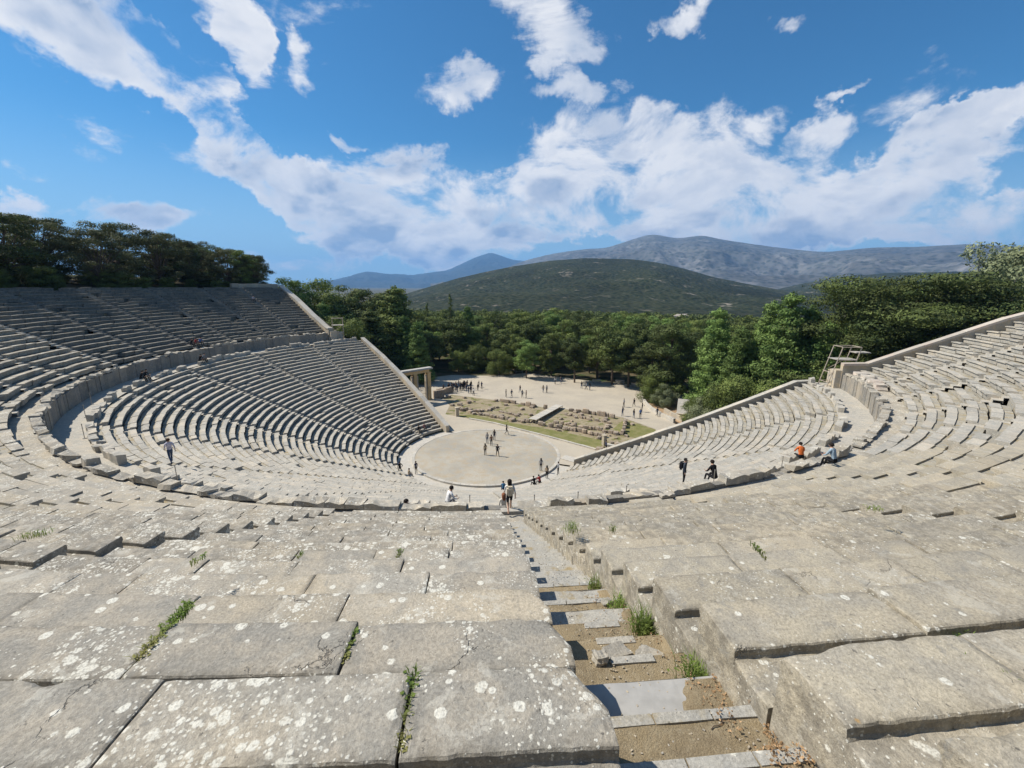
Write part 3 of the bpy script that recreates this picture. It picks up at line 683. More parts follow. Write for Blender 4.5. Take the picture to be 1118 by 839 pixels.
# stub wall at the upper left corner
mb = MB()
for q in range(7):
    x, y = polar(59.9, -131.4+q*1.25); mb.box((x, y, 22.3), (1.28, .7, 1.9+random.uniform(-.1, .1)), R_(-131.4+q*1.25), random.random())
mb.build('corner_wall', M['wall'], theatre)
for az0, s in ((-133.2, 1), (69.8, -1)):
    mb = MB()
    for q in range(3):
        x, y = polar(40.4+q*.1, az0+q*.9*-s); mb.box((x, y, 13.4), (1.2, .9, 2.1-q*.3), R_(az0), random.random())
    mb.build('end_pier', M['wall'], theatre)

# orchestra
ring_sheet('orchestra_floor', 0.0, 9.93, -180, 180, 0.0, M['orch'], None, 'structure', 12, 4.0, .02)
mb = MB()
for q in range(60):
    a0, a1 = -180+q*6+.1, -180+q*6+5.9
    if q in (19, 20) and False: continue
    vs = []
    for a in (a0, (a0+a1)/2, a1):
        for rr, zz in ((9.93, -.25), (9.93, .035), (10.33, .03), (10.33, -.25)):
            x, y = polar(rr, a); vs.append((x, y, zz))
    mb.add(vs, [(4*u+j, 4*u+(j+1) % 4, 4*(u+1)+(j+1) % 4, 4*(u+1)+j) for u in range(2) for j in range(4)]+[(3,2,1,0),(8,9,10,11)], random.random())
mb.build('orchestra_ring', M['ring'], theatre)
ring_sheet('orchestra_channel', 10.30, 12.75, -150, 66, -0.20, M['ring'], theatre, None, 3, 3.0, .02)
mb = MB(); vs = []
mb.box((11.35, -2.75, .02), (2.2, 1.5, .10), R_(-40), .6); mb.build('stone_slab', M['ring'], theatre)

# ------------------------------------------------------------------ ground sheets on the stage side
arc = [polar(10.32, a) for a in range(66, 214, 6)]
surround = arc+[polar(10.32, 210), polar(12.7, 213), (-8.6, 13.6), (-12.4, 18.5), (-14.6, 24), (-14.5, 30.5), (-8.9, 30.5), (-7.2, 25), (-7.5, 19.2), (-3.1, 16.2), (1.4, 13.3), (9.8, 6.1), (15.8, 0.6), (24, -6.5), (24, -9.6), (14.0, -7.4), polar(12.7, 66)]
sheet('orchestra_surround', surround, -.012, M['gravel'])
plaza = [(-9.5, 30.5), (-7.4, 33.6), (-0.2, 29.9), (5.4, 26.8), (11.6, 22.6), (19.0, 20.2), (24.6, 15.7), (28.0, 9.0), (25.5, 2.0), (30, 2.0), (33.0, 8.2), (32.4, 12.2), (31.8, 17.7), (31.3, 23.4), (32.9, 28.3), (35.9, 34.5), (36.1, 40.9), (31.2, 44.1), (24.5, 47.4), (16.5, 53.2), (10.9, 57.0), (3.4, 53.7), (-2.5, 53.9), (-9, 55), (-14, 52), (-18, 46), (-16, 36), (-14.3, 30.2)]
sheet('plaza', plaza, -.008, M['gravel'])
ruinpoly = [(-9.3, 30.4), (-7.2, 25), (-7.5, 19.2), (-3.1, 16.2), (1.4, 13.3), (9.8, 6.1), (15.8, 0.6), (24, -6.0), (27, 2.0), (28.2, 9.2), (24.8, 15.9), (19.2, 20.4), (11.8, 22.8), (5.4, 27.0), (-0.2, 30.1), (-7.4, 33.8)]
sheet('ruin_ground', ruinpoly, -.030, M['ruinground'])
strip = [(-5.5, 18.6), (-2.9, 16.5), (1.6, 13.6), (10.0, 6.4), (16.0, 0.9), (18.6, 3.6), (12.2, 8.6), (7.2, 11.8), (2.2, 15.0), (-2.5, 18.8)]
sheet('turf_strip', strip, -.016, M['turf'])
sheet('turf_patch', [(24.2, 14.2), (27.9, 8.9), (26.2, 3.8), (22.3, 5.6), (21.0, 9.6)], -.018, M['turf'])
sheet('ochre_bank', [(31.8, 25.6), (31.4, 17), (32.6, 12.0), (37, 12.5), (44, 20), (43, 30), (36, 30)], -.02, M['ochre'])

def blockline(name, pts, w_, h, mat, jit=.06, L=(.5, 1.1), label=None, cat=None, group=None, miss=.08, hj=.2, rocky=True):
    mb = MB()
    for p, q in zip(pts[:-1], pts[1:]):
        D = math.hypot(q[0]-p[0], q[1]-p[1]); t = 0; an = math.atan2(q[1]-p[1], q[0]-p[0])
        while t < D:
            l = min(random.uniform(*L), D-t+.1)
            if random.random() > miss:
                x, y = lerp(p[0], q[0], (t+l/2)/D), lerp(p[1], q[1], (t+l/2)/D); hh = h*random.uniform(1-hj, 1+hj)
                if rocky: mb.rock((x+random.gauss(0, jit), y+random.gauss(0, jit), hh*.36-.05), (l*.95, w_*.8, hh*.95), an+random.gauss(0, .06), random.random(), 0, 1, .14)
                else: mb.box((x, y, hh/2-.02), (l-.03, w_, hh), an, random.random(), 0, .015)
            t += l
    o = mb.build(name, mat)
    return setp(o, label, cat, group)
blockline('stage_kerb', [(-3.1, 16.1), (1.4, 13.2), (9.8, 5.95), (15.7, 0.45)], .30, .22, M['ring'], .0, (1.2, 2.2), 'low pale stone kerb between the orchestra gravel and the turf strip', 'kerb', None, 0, .04, False)
blockline('ruined_wall', [(2.6, 28.0), (7.9, 24.3), (11.3, 21.6)], .6, .95, M['ruin'], .10, (.8, 1.6), 'ruined wall of upright blocks left of the ramp, facing the gravel square', 'ruined wall', 'ruined walls of the stage building', .22, .30)
blockline('ruined_wall', [(15.6, 20.0), (18.8, 18.6), (22.1, 16.0), (24.3, 13.6)], .65, 1.0, M['ruin'], .12, (.8, 1.3), 'ruined wall of spaced blocks right of the ramp, facing the gravel square', 'ruined wall', 'ruined walls of the stage building', .30, .30)
blockline('ruined_wall', [(-1.4, 18.6), (2.6, 16.2), (7.2, 13.4)], .8, .55, M['ruin'], .15, (.5, 1.1), 'low rubble wall left of the ramp behind the turf strip', 'ruined wall', 'ruined walls of the stage building', .05, .3)
blockline('ruined_wall', [(8.8, 12.4), (14.1, 8.9), (18.6, 5.4)], .8, .75, M['ruin'], .12, (.5, 1.0), 'rubble wall right of the ramp foot beside the turf strip', 'ruined wall', 'ruined walls of the stage building', .04, .3)
blockline('ruined_wall', [(11.8, 13.2), (17.0, 9.8), (21.6, 6.4)], .7, .6, M['ruin'], .15, (.5, 1.1), 'inner rubble wall parallel to the right ramp-foot wall', 'ruined wall', 'ruined walls of the stage building', .12, .35)
blockline('ruined_wall', [(-5.8, 22.0), (-1.0, 20.6), (1.4, 22.5)], .9, .6, M['ruin'], .25, (.6, 1.1), 'crooked rubble wall nearest the stone gateway', 'ruined wall', 'ruined walls of the stage building', .1, .4)
blockline('ruined_wall', [(21.6, 6.4), (22.9, 9.4), (24.2, 13.0)], .7, .8, M['ruin'], .1, (.6, 1.1), 'short ruined cross wall at the right end of the stage ruins', 'ruined wall', 'ruined walls of the stage building', .1, .35)
blockline('ruined_wall', [(14.5, 18.2), (18.2, 14.6), (21.4, 12.4)], .5, .45, M['ruin'], .2, (.5, 1.0), 'thin broken wall line inside the right half of the ruins', 'ruined wall', 'ruined walls of the stage building', .2, .35)
blockline('ruined_wall', [(2.2, 20.2), (6.0, 18.0)], .7, .4, M['ruin'], .2, (.6, 1.0), 'short stub of wall amid the bare earth left of the ramp', 'ruined wall', 'ruined walls of the stage building', .1, .35)
def inside(x, y, poly):
    c = False
    for (x0, y0), (x1, y1) in zip(poly, poly[1:]+poly[:1]):
        if (y0 > y) != (y1 > y) and x < (x1-x0)*(y-y0)/(y1-y0)+x0: c = not c
    return c
n = 0
while n < 70:
    x, y = random.uniform(-9, 27), random.uniform(-2, 32)
    if not inside(x, y, ruinpoly) or (inside(x, y, strip)): continue
    mb = MB(); s = random.uniform(.3, .85); mb.rock((0, 0, 0), (s*1.3, s, s*.75), 0, random.random(), 0, 1, .2)
    o = mb.build('rubble_stone', M['ruin']); o.location = (x, y, s*.18); o.rotation_euler = (0, 0, random.uniform(0, 6))
    setp(o, 'weathered rubble stone lying among the walls of the ruined stage building', 'stone', 'rubble stones in the stage ruins'); n += 1
# ramp across the ruins
mb = MB(); a, b = Vector((7.9, 13.0, .75)), Vector((14.2, 22.6, .55)); d = (b-a); L = d.length; rz = math.atan2(d.y, d.x); n = 26
ramp = empty('ramp', (a.x, a.y, 0), 0); setp(ramp, 'pale boarded ramp crossing the ruins to the gravel square', 'ramp')
for i in range(n):
    c = a+d*((i+.5)/n)-Vector((a.x, a.y, 0)); mb.box((c.x, c.y, c.z), (L/n-.015, 1.5, .06), rz, random.random())
mb.build('deck', M['ring'], ramp)
mb = MB()
for s in (-.6, .6):
    off = Vector((-math.sin(rz)*s, math.cos(rz)*s, 0)); p = off+Vector((0, 0, .64)); q = p+Vector((d.x, d.y, -.2)); mb.tube(p, q, .07)
    for k in range(6): 
        c = p.lerp(q, k/5); mb.tube((c.x, c.y, 0), c, .05)
mb.build('frame', M['metal'], ramp)
# standing marker stones at the kerb
for (x, y, h, lb) in ((-5.3, 17.9, 1.5, 'upright stone stump at the left end of the pale kerb'), (17.5, 2.4, 1.4, 'upright stone post near the right end of the pale kerb')):
    mb = MB(); mb.box((0, 0, h/2), (.55, .55, h), .4, .6, 0, .03); mb.box((0, 0, h+.08), (.65, .65, .16), .4, .8, 0, .03)
    o = mb.build('stone_post', M['wall']); o.location = (x, y, -.03); setp(o, lb, 'stone post')
be = empty('stone_bench', (18.3, 1.0, 0), R_(-40)); setp(be, 'small stone bench between the kerb end and the lower right parapet', 'bench')
mb = MB(); mb.box((0, 0, .45), (1.6, .5, .12)); mb.build('seat', M['ring'], be)
for s in (-.55, .55):
    mb = MB(); mb.box((s, 0, .2), (.2, .42, .38)); mb.build('leg', M['ring'], be)

# ------------------------------------------------------------------ stone gateway at the left
gate = empty('stone_gateway', (-11.6, 30.2, 0), 0); setp(gate, 'ochre stone double gateway beside the lower left parapet', 'gateway')
gd = Vector((-.75, -.66, 0)); gd.normalize(); grz = math.atan2(gd.y, gd.x)
def gp(t, z): return (gd.x*t, gd.y*t, z)
GH = 5.6
for t, w_ in ((0.35, .75), (3.6, .7), (6.9, .75)):
    mb = MB()
    for q in range(6): mb.box(gp(t, GH/6*(q+.5)), (w_, .85, GH/6-.015), grz, random.random(), 0, .01)
    mb.box(gp(t, GH+.1), (w_+.16, .98, .24), grz, .5)
    mb.box(gp(t, .05), (w_+.2, 1.05, .35), grz, .5)
    mb.build('pillar', M['gatestone'], gate)
mb = MB()
for q in range(4): mb.box(gp(.35+q*1.65+.8, GH+.52), (1.7, .86, .60), grz, random.random(), 0, .01)
mb.build('lintel', M['gatestone'], gate)
mb = MB(); mb.box(gp(3.6, GH+.95), (8.1, 1.3, .24), grz); mb.box(gp(3.6, GH+1.12), (7.9, 1.1, .12), grz); mb.build('cornice', M['roofing'], gate)
for t0 in (2.0, 5.25):
    mb = MB(); w_ = 2.4
    for q in range(15):
        t = t0-w_/2+w_*q/14; mb.tube(gp(t, .15), gp(t, 3.9), .018, n=4)
    for z in (.15, 1.4, 2.6, 3.9): mb.tube(gp(t0-w_/2, z), gp(t0+w_/2, z), .035, n=4)
    mb.build('iron_gate', M['iron'], gate)
for q, s in ((-1, .35), (1, .35)):
    for t in (.35+.55, 3.6-.5, 3.6+.5, 6.9-.55):
        pass
mb = MB(); 
for t in (.95, 3.0, 4.2, 6.3): mb.box(gp(t, GH/2-.1), (.28, .5, GH-.3), grz, .7)
mb.build('jamb', M['wall'], gate)
blockline('stub_wall', [(-11.0, 30.6), (-9.0, 31.4)], .7, 1.7, M['ruin'], .02, (.6, .9), 'low stub wall of dark blocks just right of the stone gateway', 'wall', None, 0, .1, False)
blockline('stub_wall', [(-10.6, 33.4), (-7.6, 35.6)], .6, 1.3, M['ruin'], .02, (.6, .9), 'low rubble wall behind the gateway beside the dark crowd', 'wall', None, 0, .15, False)

# curved kerb, pedestal and benches by the square's right side
blockline('curved_wall', [(32.2, 26.2), (31.6, 23.0), (31.4, 19.4), (31.7, 15.9), (32.6, 12.4)], .45, .75, M['ring'], .0, (.8, 1.3), 'curved low pale wall at the right edge of the gravel square', 'wall', None, 0, .03, False)
blockline('low_wall', [(33.4, 18.4), (33.6, 15.6), (34.2, 12.6)], .4, .9, M['wall'], .0, (.8, 1.3), 'straight low wall just behind the curved pale wall', 'wall', None, 0, .03, False)
pd = empty('information_board', (36.0, 16.6, 0), R_(-28)); setp(pd, 'tall pale tilted information board behind the curved pale wall', 'information board')
mb = MB(); mb.box((0, 0, 1.7), (2.0, .22, 2.9), 0, .6, 0, .02); pn = mb.build('panel', M['ring'], pd); pn.rotation_euler.x = -.6
mb = MB(); mb.box((0, 0, .15), (2.3, .8, .35), 0, .5, 0, .02); mb.build('base', M['wall'], pd)
for i, (x, y, rz, lb) in enumerate(((27.0, 43.6, .2, 'bench under the trees behind the three people by the leaning trunk'), (32.4, 42.6, -.1, 'bench at the far right edge of the gravel square'), (34.8, 38.6, -.6, 'bench nearest the grey-green shrub on the far side of the square'), (9.0, 57.0, 0, 'bench under the far trees at the back of the square'))):
    be = empty('park_bench', (x, y, 0), rz); setp(be, lb, 'bench', 'benches around the gravel square')
    mb = MB(); mb.box((0, 0, .45), (2.2, .5, .08)); mb.build('seat', M['concrete'], be)
    mb = MB(); mb.box((0, .28, .78), (2.2, .06, .35)); mb.build('backrest', M['concrete'], be)
    for s in (-.85, .85):
        mb = MB(); mb.box((s, 0, .21), (.12, .45, .40)); mb.build('leg', M['concrete'], be)

# ------------------------------------------------------------------ scaffold towers
def scaffold(loc, rz, H, lean, label, tray):
    e = empty('scaffold_tower', loc, rz); setp(e, label, 'scaffold tower')
    w_, d_ = 1.9, 1.5; r = .05
    c = [(-w_/2, -d_/2), (w_/2, -d_/2), (w_/2, d_/2), (-w_/2, d_/2)]
    top = [(x+lean, y) for x, y in c]
    for (x, y), (X, Y) in zip(c, top):
        mb = MB(); mb.tube((x, y, 0), (X, Y, H), r); mb.build('post', M['rust'], e)
    mb = MB()
    for z in (.5, H*.36, H*.68, H):
        f = z/H
        for q in range(4):
            (x0, y0), (x1, y1) = c[q], c[(q+1) % 4]; mb.tube((x0+lean*f, y0, z), (x1+lean*f, y1, z), r*.8)
    mb.tube((c[0][0], c[0][1], .5), (c[1][0]+lean*.36, c[1][1], H*.36), r*.7); mb.tube((c[3][0]+lean*.36, c[3][1], H*.36), (c[2][0]+lean*.68, c[2][1], H*.68), r*.7)
    mb.build('rails', M['rust'], e)
    mb = MB()
    for q in range(5): mb.box((lean*.68, -d_/2+.15+q*.3, H*.68+.06), (w_+.3, .27, .05))
    mb.build('platform', M['wood'], e)
    if tray:
        mb = MB(); mb.box((w_*.5+lean+.45, 0, H*.86), (1.5, 1.0, .10)); mb.tube((w_*.5+lean+.45, 0, H*.86), (w_*.5+lean*.5, 0, 0), .05); mb.build('side_table', M['wood'], e)
sx, sy = polar(40.3, 71.0)
scaffold((sx, sy, 12.45), R_(-8), 4.4, 1.0, 'leaning metal scaffold tower at the right end of the walkway', True)
sx, sy = polar(41.2, -135.4)
scaffold((sx, sy, 12.45), R_(20), 4.3, .0, 'metal scaffold tower at the left end of the walkway', False)

# thin rope posts of the visitors' route
posts = [(-16.7,-34.6,12.5,'left of the white-shirted walker'),(-32.3,-21.9,12.5,'third along the left walkway'),(-35.3,-17.8,12.5,'second along the left walkway'),(-33.4,-15.6,12.5,'furthest along the left walkway'),(-0.8,-38.8,12.5,'between the crouching figure and the stairway'),(2.2,-38.9,12.5,'just right of the woman on the stairway'),(4.3,-38.7,12.5,'right of the near stairway foot'),(12.1,-36.6,12.5,'beside the standing man with the rucksack'),(17.0,-35.0,12.5,'left of the figure in orange'),(6.8,-38.2,12.5,'midway between the stairway and the rucksack man'),(-28.0,-27.0,12.5,'fourth along the left walkway')]
for x, y, z, lb in posts:
    mb = MB(); mb.tube((0, 0, 0), (0, 0, 1.05), .022); mb.tube((0, 0, 0), (0, 0, .04), .12, .10, 8); mb.tube((0, 0, 1.03), (0, 0, 1.08), .035, .03, 8)
    o = mb.build('rope_post', M['metal']); o.location = (x, y, z); setp(o, 'thin metal post on the walkway '+lb, 'post', 'thin metal posts along the walkway')
# ------------------------------------------------------------------ trees
def leaf_mesh(name, P, N, S, T, mat):
    """one quad per leaf spray: P centre, N normal, S size, T tone"""
    n = len(P); rnd = RNG.normal(size=(n, 3)); u = np.cross(N, rnd); u /= np.linalg.norm(u, axis=1, keepdims=True)+1e-9; v = np.cross(N, u)
    S = S[:, None]; a = RNG.uniform(.65, 1.15, (n, 1)); q = RNG.uniform(.5, 1.0, (n, 1))
    V = np.stack([P-u*S*a, P-v*S*q*.55+u*S*.1, P+u*S*a, P+v*S*q*.6], 1).reshape(-1, 3)
    me = bpy.data.meshes.new(name); me.vertices.add(4*n); me.vertices.foreach_set('co', V.ravel())
    me.loops.add(4*n); me.loops.foreach_set('vertex_index', np.arange(4*n, dtype=np.int32))
    me.polygons.add(n); me.polygons.foreach_set('loop_start', np.arange(0, 4*n, 4, dtype=np.int32))
    at = me.attributes.new('tone', 'FLOAT', 'FACE'); at.data.foreach_set('value', T.astype(np.float32))
    me.materials.append(mat); me.update(calc_edges=True); me.validate(); return me
def clump_cloud(cl, dens, leaf, jitter=.75):
    """cl: list of (centre, radii); sprays on and just under each clump's surface"""
    Ps, Ns, Ts, Ss = [], [], [], []
    for c, r in cl:
        c = np.array(c); r = np.array(r); n = max(12, int(dens*(r[0]*r[1]+r[0]*r[2]+r[1]*r[2])/leaf**2))
        d = RNG.normal(size=(n, 3)); d /= np.linalg.norm(d, axis=1, keepdims=True)
        lump = 1+.22*np.sin(d[:, 0]*5+c[0]*3)*np.cos(d[:, 1]*4+c[1])+.12*np.sin(d[:, 2]*9+c[2])
        k = RNG.uniform(.62, 1.10, (n, 1))*lump[:, None]; P = c+d*r*k
        N = d/r; N /= np.linalg.norm(N, axis=1, keepdims=True); N = N+RNG.normal(size=(n, 3))*jitter*.5; N /= np.linalg.norm(N, axis=1, keepdims=True)
        t0 = RNG.uniform(.15, .85); Ps.append(P); Ns.append(N); Ts.append(np.clip(t0+RNG.normal(0, .2, n), 0, 1)); Ss.append(RNG.uniform(.6, 1.3, n)*leaf)
    return np.concatenate(Ps), np.concatenate(Ns), np.concatenate(Ss), np.concatenate(Ts)
def tree_kind(kind, H=1.0, seed=0):
    """returns clumps, limbs for a tree of height 10 (scaled later)"""
    rg = np.random.default_rng(seed); H = 10.0; cl = []; limbs = []; k = kind
    if k == 'pine':
        lean = rg.normal(0, .35, 2); trunk = [(0,0,0,.20), (lean[0]*.4, lean[1]*.4, 3.5, .16), (lean[0], lean[1], 7.8, .08)]
        for i in range(42):
            lo_ = (3.6, 1.6, 2.6, 1.2, 3.0)[seed//17 % 5]; h = rg.uniform(lo_, 9.3); R = 2.9*math.sqrt(max(.05, 1-((h-(lo_+9.3)/2+.3)/(5.4-lo_*.3))**2)); a = rg.uniform(0, 6.28); q = R*rg.uniform(.35, 1.0)
            c = (lean[0]*h/8+q*math.cos(a), lean[1]*h/8+q*math.sin(a), h); s = rg.uniform(.65, 1.15); cl.append((c, (s*1.15, s*1.15, s*.62)))
            if i % 3 == 0: limbs.append(((lean[0]*h/9, lean[1]*h/9, max(2.5, h-1.6)), c, .06))
    elif k == 'conif':
        trunk = [(0,0,0,.18), (0,0,5,.12), (0,0,9.6,.03)]
        for lv in range(13):
            h = .9+lv*.69; R = 2.35*(1-h/10.3)**.9+.1; nb = max(3, int(8-lv*.4)); a0 = rg.uniform(0, 6.28)
            for b in range(nb):
                a = a0+6.28*b/nb+rg.normal(0, .25); 
                for f in (.45, .85):
                    q = R*f*rg.uniform(.8, 1.2); s = (.42+.25*(1-h/10))*rg.uniform(.8, 1.25); c = (q*math.cos(a), q*math.sin(a), h+.22*f+rg.normal(0, .15)); cl.append((c, (s*1.2, s*1.2, s*.7)))
                if lv < 9 and b % 2 == 0: limbs.append(((0,0,h-.2), c, .04))
        cl.append(((0,0,9.5), (.28,.28,.6)))
    elif k == 'cypress':
        trunk = [(0,0,0,.14), (0,0,9,.03)]
        for i in range(26):
            h = .6+i*.36; R = .62*math.sin(math.pi*min(1, (h+1.2)/11.3))**.7; a = rg.uniform(0, 6.28); s = .5*(1.1-h/13)
            cl.append(((R*.5*math.cos(a), R*.5*math.sin(a), h), (s, s, s*1.5)))
        cl.append(((0,0,9.7), (.14,.14,.5)))
    elif k == 'spread':
        trunk = [(0,0,0,.30), (0,0,4,.22), (0.2,0,8,.10)]
        for i in range(60):
            h = 1.0+8.3*rg.random()**.9; R = 3.7*(1-(h/10.6)**2.2)**.6*rg.uniform(.4, 1.0); a = rg.uniform(0, 6.28); s = rg.uniform(.7, 1.15)
            c = (R*math.cos(a), R*math.sin(a), h); cl.append((c, (s*1.2, s*1.2, s*.75)))
            if i % 4 == 0: limbs.append(((0,0,max(1, h-1.5)), c, .07))
    elif k == 'flat':
        trunk = [(0,0,0,.26), (.2,.1,5,.2), (.3,0,8.2,.08)]
        for i in range(58):
            h = 2.0+7.2*rg.random(); R = 5.2*math.sqrt(max(.06, 1-((h-4.4)/5.3)**2))*rg.uniform(.2, 1.0); a = rg.uniform(0, 6.28); s = rg.uniform(.8, 1.35)
            c = (R*math.cos(a), R*math.sin(a), h); cl.append((c, (s*1.35, s*1.35, s*.42)))
            if i % 3 == 0: limbs.append(((.2,0,max(1.5, h-1.8)), c, .07))
    elif k == 'gum':
        trunk = [(0,0,0,.22), (.1,0,3.5,.16), (.3,.2,6.5,.10)]
        for i in range(44):
            h = rg.uniform(3.2, 9.6); R = 3.3*math.sqrt(max(.05, 1-((h-6.2)/3.8)**2))*rg.uniform(.3, 1.05); a = rg.uniform(0, 6.28); s = rg.uniform(.45, .95)
            c = (R*math.cos(a), R*math.sin(a), h); cl.append((c, (s, s, s*.85)))
            if i % 2 == 0: limbs.append(((.15,.05,rg.uniform(2.6, 5)), c, .075))
    elif k == 'oak':
        trunk = [(0,0,0,.24), (.25,.1,2.4,.18), (.5,.2,4.6,.12)]
        for i in range(66):
            h = rg.uniform(1.3, 9.2); R = 4.4*math.sqrt(max(.05, 1-((h-4.8)/4.9)**2))*rg.uniform(.3, 1.05); a = rg.uniform(0, 6.28); s = rg.uniform(.5, 1.15)
            c = (R*math.cos(a), R*math.sin(a), h); cl.append((c, (s*1.15, s*1.15, s*.62)))
            if i % 2 == 0: limbs.append(((.2,.1,rg.uniform(1.0, 3.6)), c, .10))
    else:   # round bush
        trunk = [(0,0,0,.25), (.1,.1,3,.15)]
        for i in range(40):
            h = 1.2+7.6*rg.random(); R = 4.3*math.sqrt(max(.05, 1-((h-4.4)/5.2)**2))*rg.uniform(.3, 1.0); a = rg.uniform(0, 6.28); s = rg.uniform(1.1, 1.7)
            c = (R*math.cos(a), R*math.sin(a), h); cl.append((c, (s, s, s*.8)))
    return trunk, limbs, cl
def trunk_mesh(trunk, limbs, mat, sub=1):
    mb = MB()
    for a, b in zip(trunk[:-1], trunk[1:]):
        mid = [(a[q]+b[q])/2 for q in range(4)]; mb.tube(a[:3], mid[:3], a[3], mid[3], 8); mb.tube(mid[:3], b[:3], mid[3], b[3], 8)
    for a, c, r in limbs:
        a = Vector(a); c = Vector(c); m_ = a.lerp(c, .5)+Vector((random.gauss(0, .15), random.gauss(0, .15), -.15)); mb.tube(a, m_, r, r*.7, 5); mb.tube(m_, c, r*.7, r*.25, 5)
    me = bpy.data.meshes.new('trunk'); me.from_pydata(mb.v, [], mb.f); me.materials.append(mat)
    me.attributes.new('tone', 'FLOAT', 'FACE'); me.update(); return me
VAR = {}
def variants(kind, n, leaf, dens, mats, bark, tag=None):
    out = []
    for i in range(n):
        tr, li, cl = tree_kind(kind, seed=i*17+len(kind)*5); P, N, S, T = clump_cloud(cl, dens, leaf)
        out.append((trunk_mesh(tr, li, bark), leaf_mesh('crown', P, N, S, T, mats[i % len(mats)])))
    VAR[tag or kind] = out
# leaf sizes are for a ten metre tree
variants('pine', 5, .15, 3.8, [M['pineleaf'], M['darkleaf'], M['pineleaf'], M['brightleaf'], M['darkleaf']], M['bark'])
variants('conif', 3, .105, 3.6, [M['brightleaf']], M['bark'])
variants('conif', 2, .12, 3.8, [M['darkleaf'], M['pineleaf']], M['bark'], 'darkcon')
variants('cypress', 2, .14, 4.0, [M['darkleaf']], M['bark'])
variants('spread', 2, .11, 3.6, [M['darkleaf'], M['pineleaf']], M['bark'])
variants('flat', 3, .085, 3.2, [M['darkleaf']], M['bark'])
variants('gum', 2, .09, 2.6, [M['olive']], M['palebark'])
variants('oak', 4, .13, 3.0, [M['oakleaf'], M['oakleaf'], M['darkleaf'], M['oakleaf']], M['bark'])
variants('bush', 2, .15, 3.0, [M['olive'], M['pineleaf']], M['bark'])
variants('pine', 1, .12, 4.0, [M['darkleaf']], M['bark'], 'dark')
def plant_tree(kind, x, y, ztop, label, cat='tree', group=None, name=None, wide=1.0, zb=None, v=None):
    zb = terrain_z(x, y)-.15 if zb is None else zb
    s = (ztop-zb)/9.9; e = empty(name or {'pine': 'pine_tree', 'conif': 'conifer', 'cypress': 'cypress', 'spread': 'pine_tree', 'flat': 'pine_tree', 'gum': 'eucalyptus_tree', 'oak': 'oak_tree', 'bush': 'shrub', 'dark': 'pine_tree'}[kind], (x, y, zb), random.uniform(0, 6.28))
    e.scale = (s*wide, s*wide, s); t, c = VAR[kind][random.randrange(len(VAR[kind])) if v is None else v]
    link(bpy.data.objects.new('trunk', t), e); link(bpy.data.objects.new('crown', c), e)
    setp(e, label, cat, group); return e
occ = []
def put(kind, lst, labels, group, **kw):
    for q, (x, y, z) in enumerate(lst):
        occ.append((x, y)); plant_tree(kind, x, y, z, labels[q] if isinstance(labels, list) else labels, group=group, **kw)
put('darkcon', T_spread, ['broad dark pine rising above the lower left parapet, taller one', 'shorter dark pine close behind the lower left parapet'], None, name='pine_tree', wide=1.5)
con_l = ['fresh green conifer right of the big dark pine at left', 'conifer just behind the lower left parapet top', 'conifer behind the left scaffold tower', 'slim conifer between the cypresses and the far trees']
con_r = ['bright green conifer left of the pair above the right parapet', 'conifer just left of the tallest bright conifer', 'tallest bright conifer above the lower right parapet', 'bright conifer right of the tallest one', 'low bright conifer left of the tall right pair', 'bright conifer left of the right scaffold tower', 'conifer in the gap left of the huge layered pine']
put('conif', T_conif, con_l+con_r, None)
npine = 'green pine in the dense grove around the gravel square'
pl_ = ['pine above the upper left parapet, right of the leftmost one', 'leftmost pine above the upper left parapet', 'pine between the left scaffold tower and the blue mountain', 'pine just left of the tall broad dark pine', 'pine directly behind the left scaffold tower', 'pine behind the broad dark pine at left',
 'pine at the back of the square above its left third', 'pine at the back of the square above the ramp', 'pine at the back of the square over the line of five visitors', 'pine far back right of the tall cypress', 'pine at the back edge right of the far pair of visitors', 'leaning trunk pine standing alone at the back edge of the square', 'pine right of the lone leaning one', 'second pine right of the lone leaning one', 'pine left of the large dark pine at the square']
pl_ += [npine]*(len(T_pine)-len(pl_))
put('pine', T_pine, pl_, 'pines of the grove around the gravel square')
put('bush', T_bush, 'rounded bush behind the left scaffold tower', None, v=1)
put('cypress', T_cypress, ['tall slim dark cypress rising over the grove', 'smaller slim cypress left of the tall one', 'shortest cypress between the other two'], None, wide=1.15)
put('bush', T_round, ['low rounded tree behind the dark crowd, middle one', 'low rounded tree at the back of the square, right one', 'low rounded tree nearest the gateway'], None, name='round_tree', v=1)
put('dark', T_dark, ['large dark pine at the right edge of the gravel square', 'lower dark pine beside the large dark one'], None, wide=1.15)
put('flat', T_flat, ['huge layered pine above the upper right parapet', 'layered pine on the left flank of the huge one', 'layered pine on the right flank of the huge one'], None)
put('gum', T_gum, ['grey-green airy tree with pale limbs right of the huge pine', 'grey-green airy tree at the right edge of the photo'], None)
put('bush', T_shrub, ['grey-green shrub at the far end of the curved pale wall', 'smaller shrub behind the curved pale wall', 'lowest shrub beside the lower right parapet', 'second shrub up beside the lower right parapet', 'third shrub up beside the lower right parapet', 'topmost shrub beside the lower right parapet'], None)
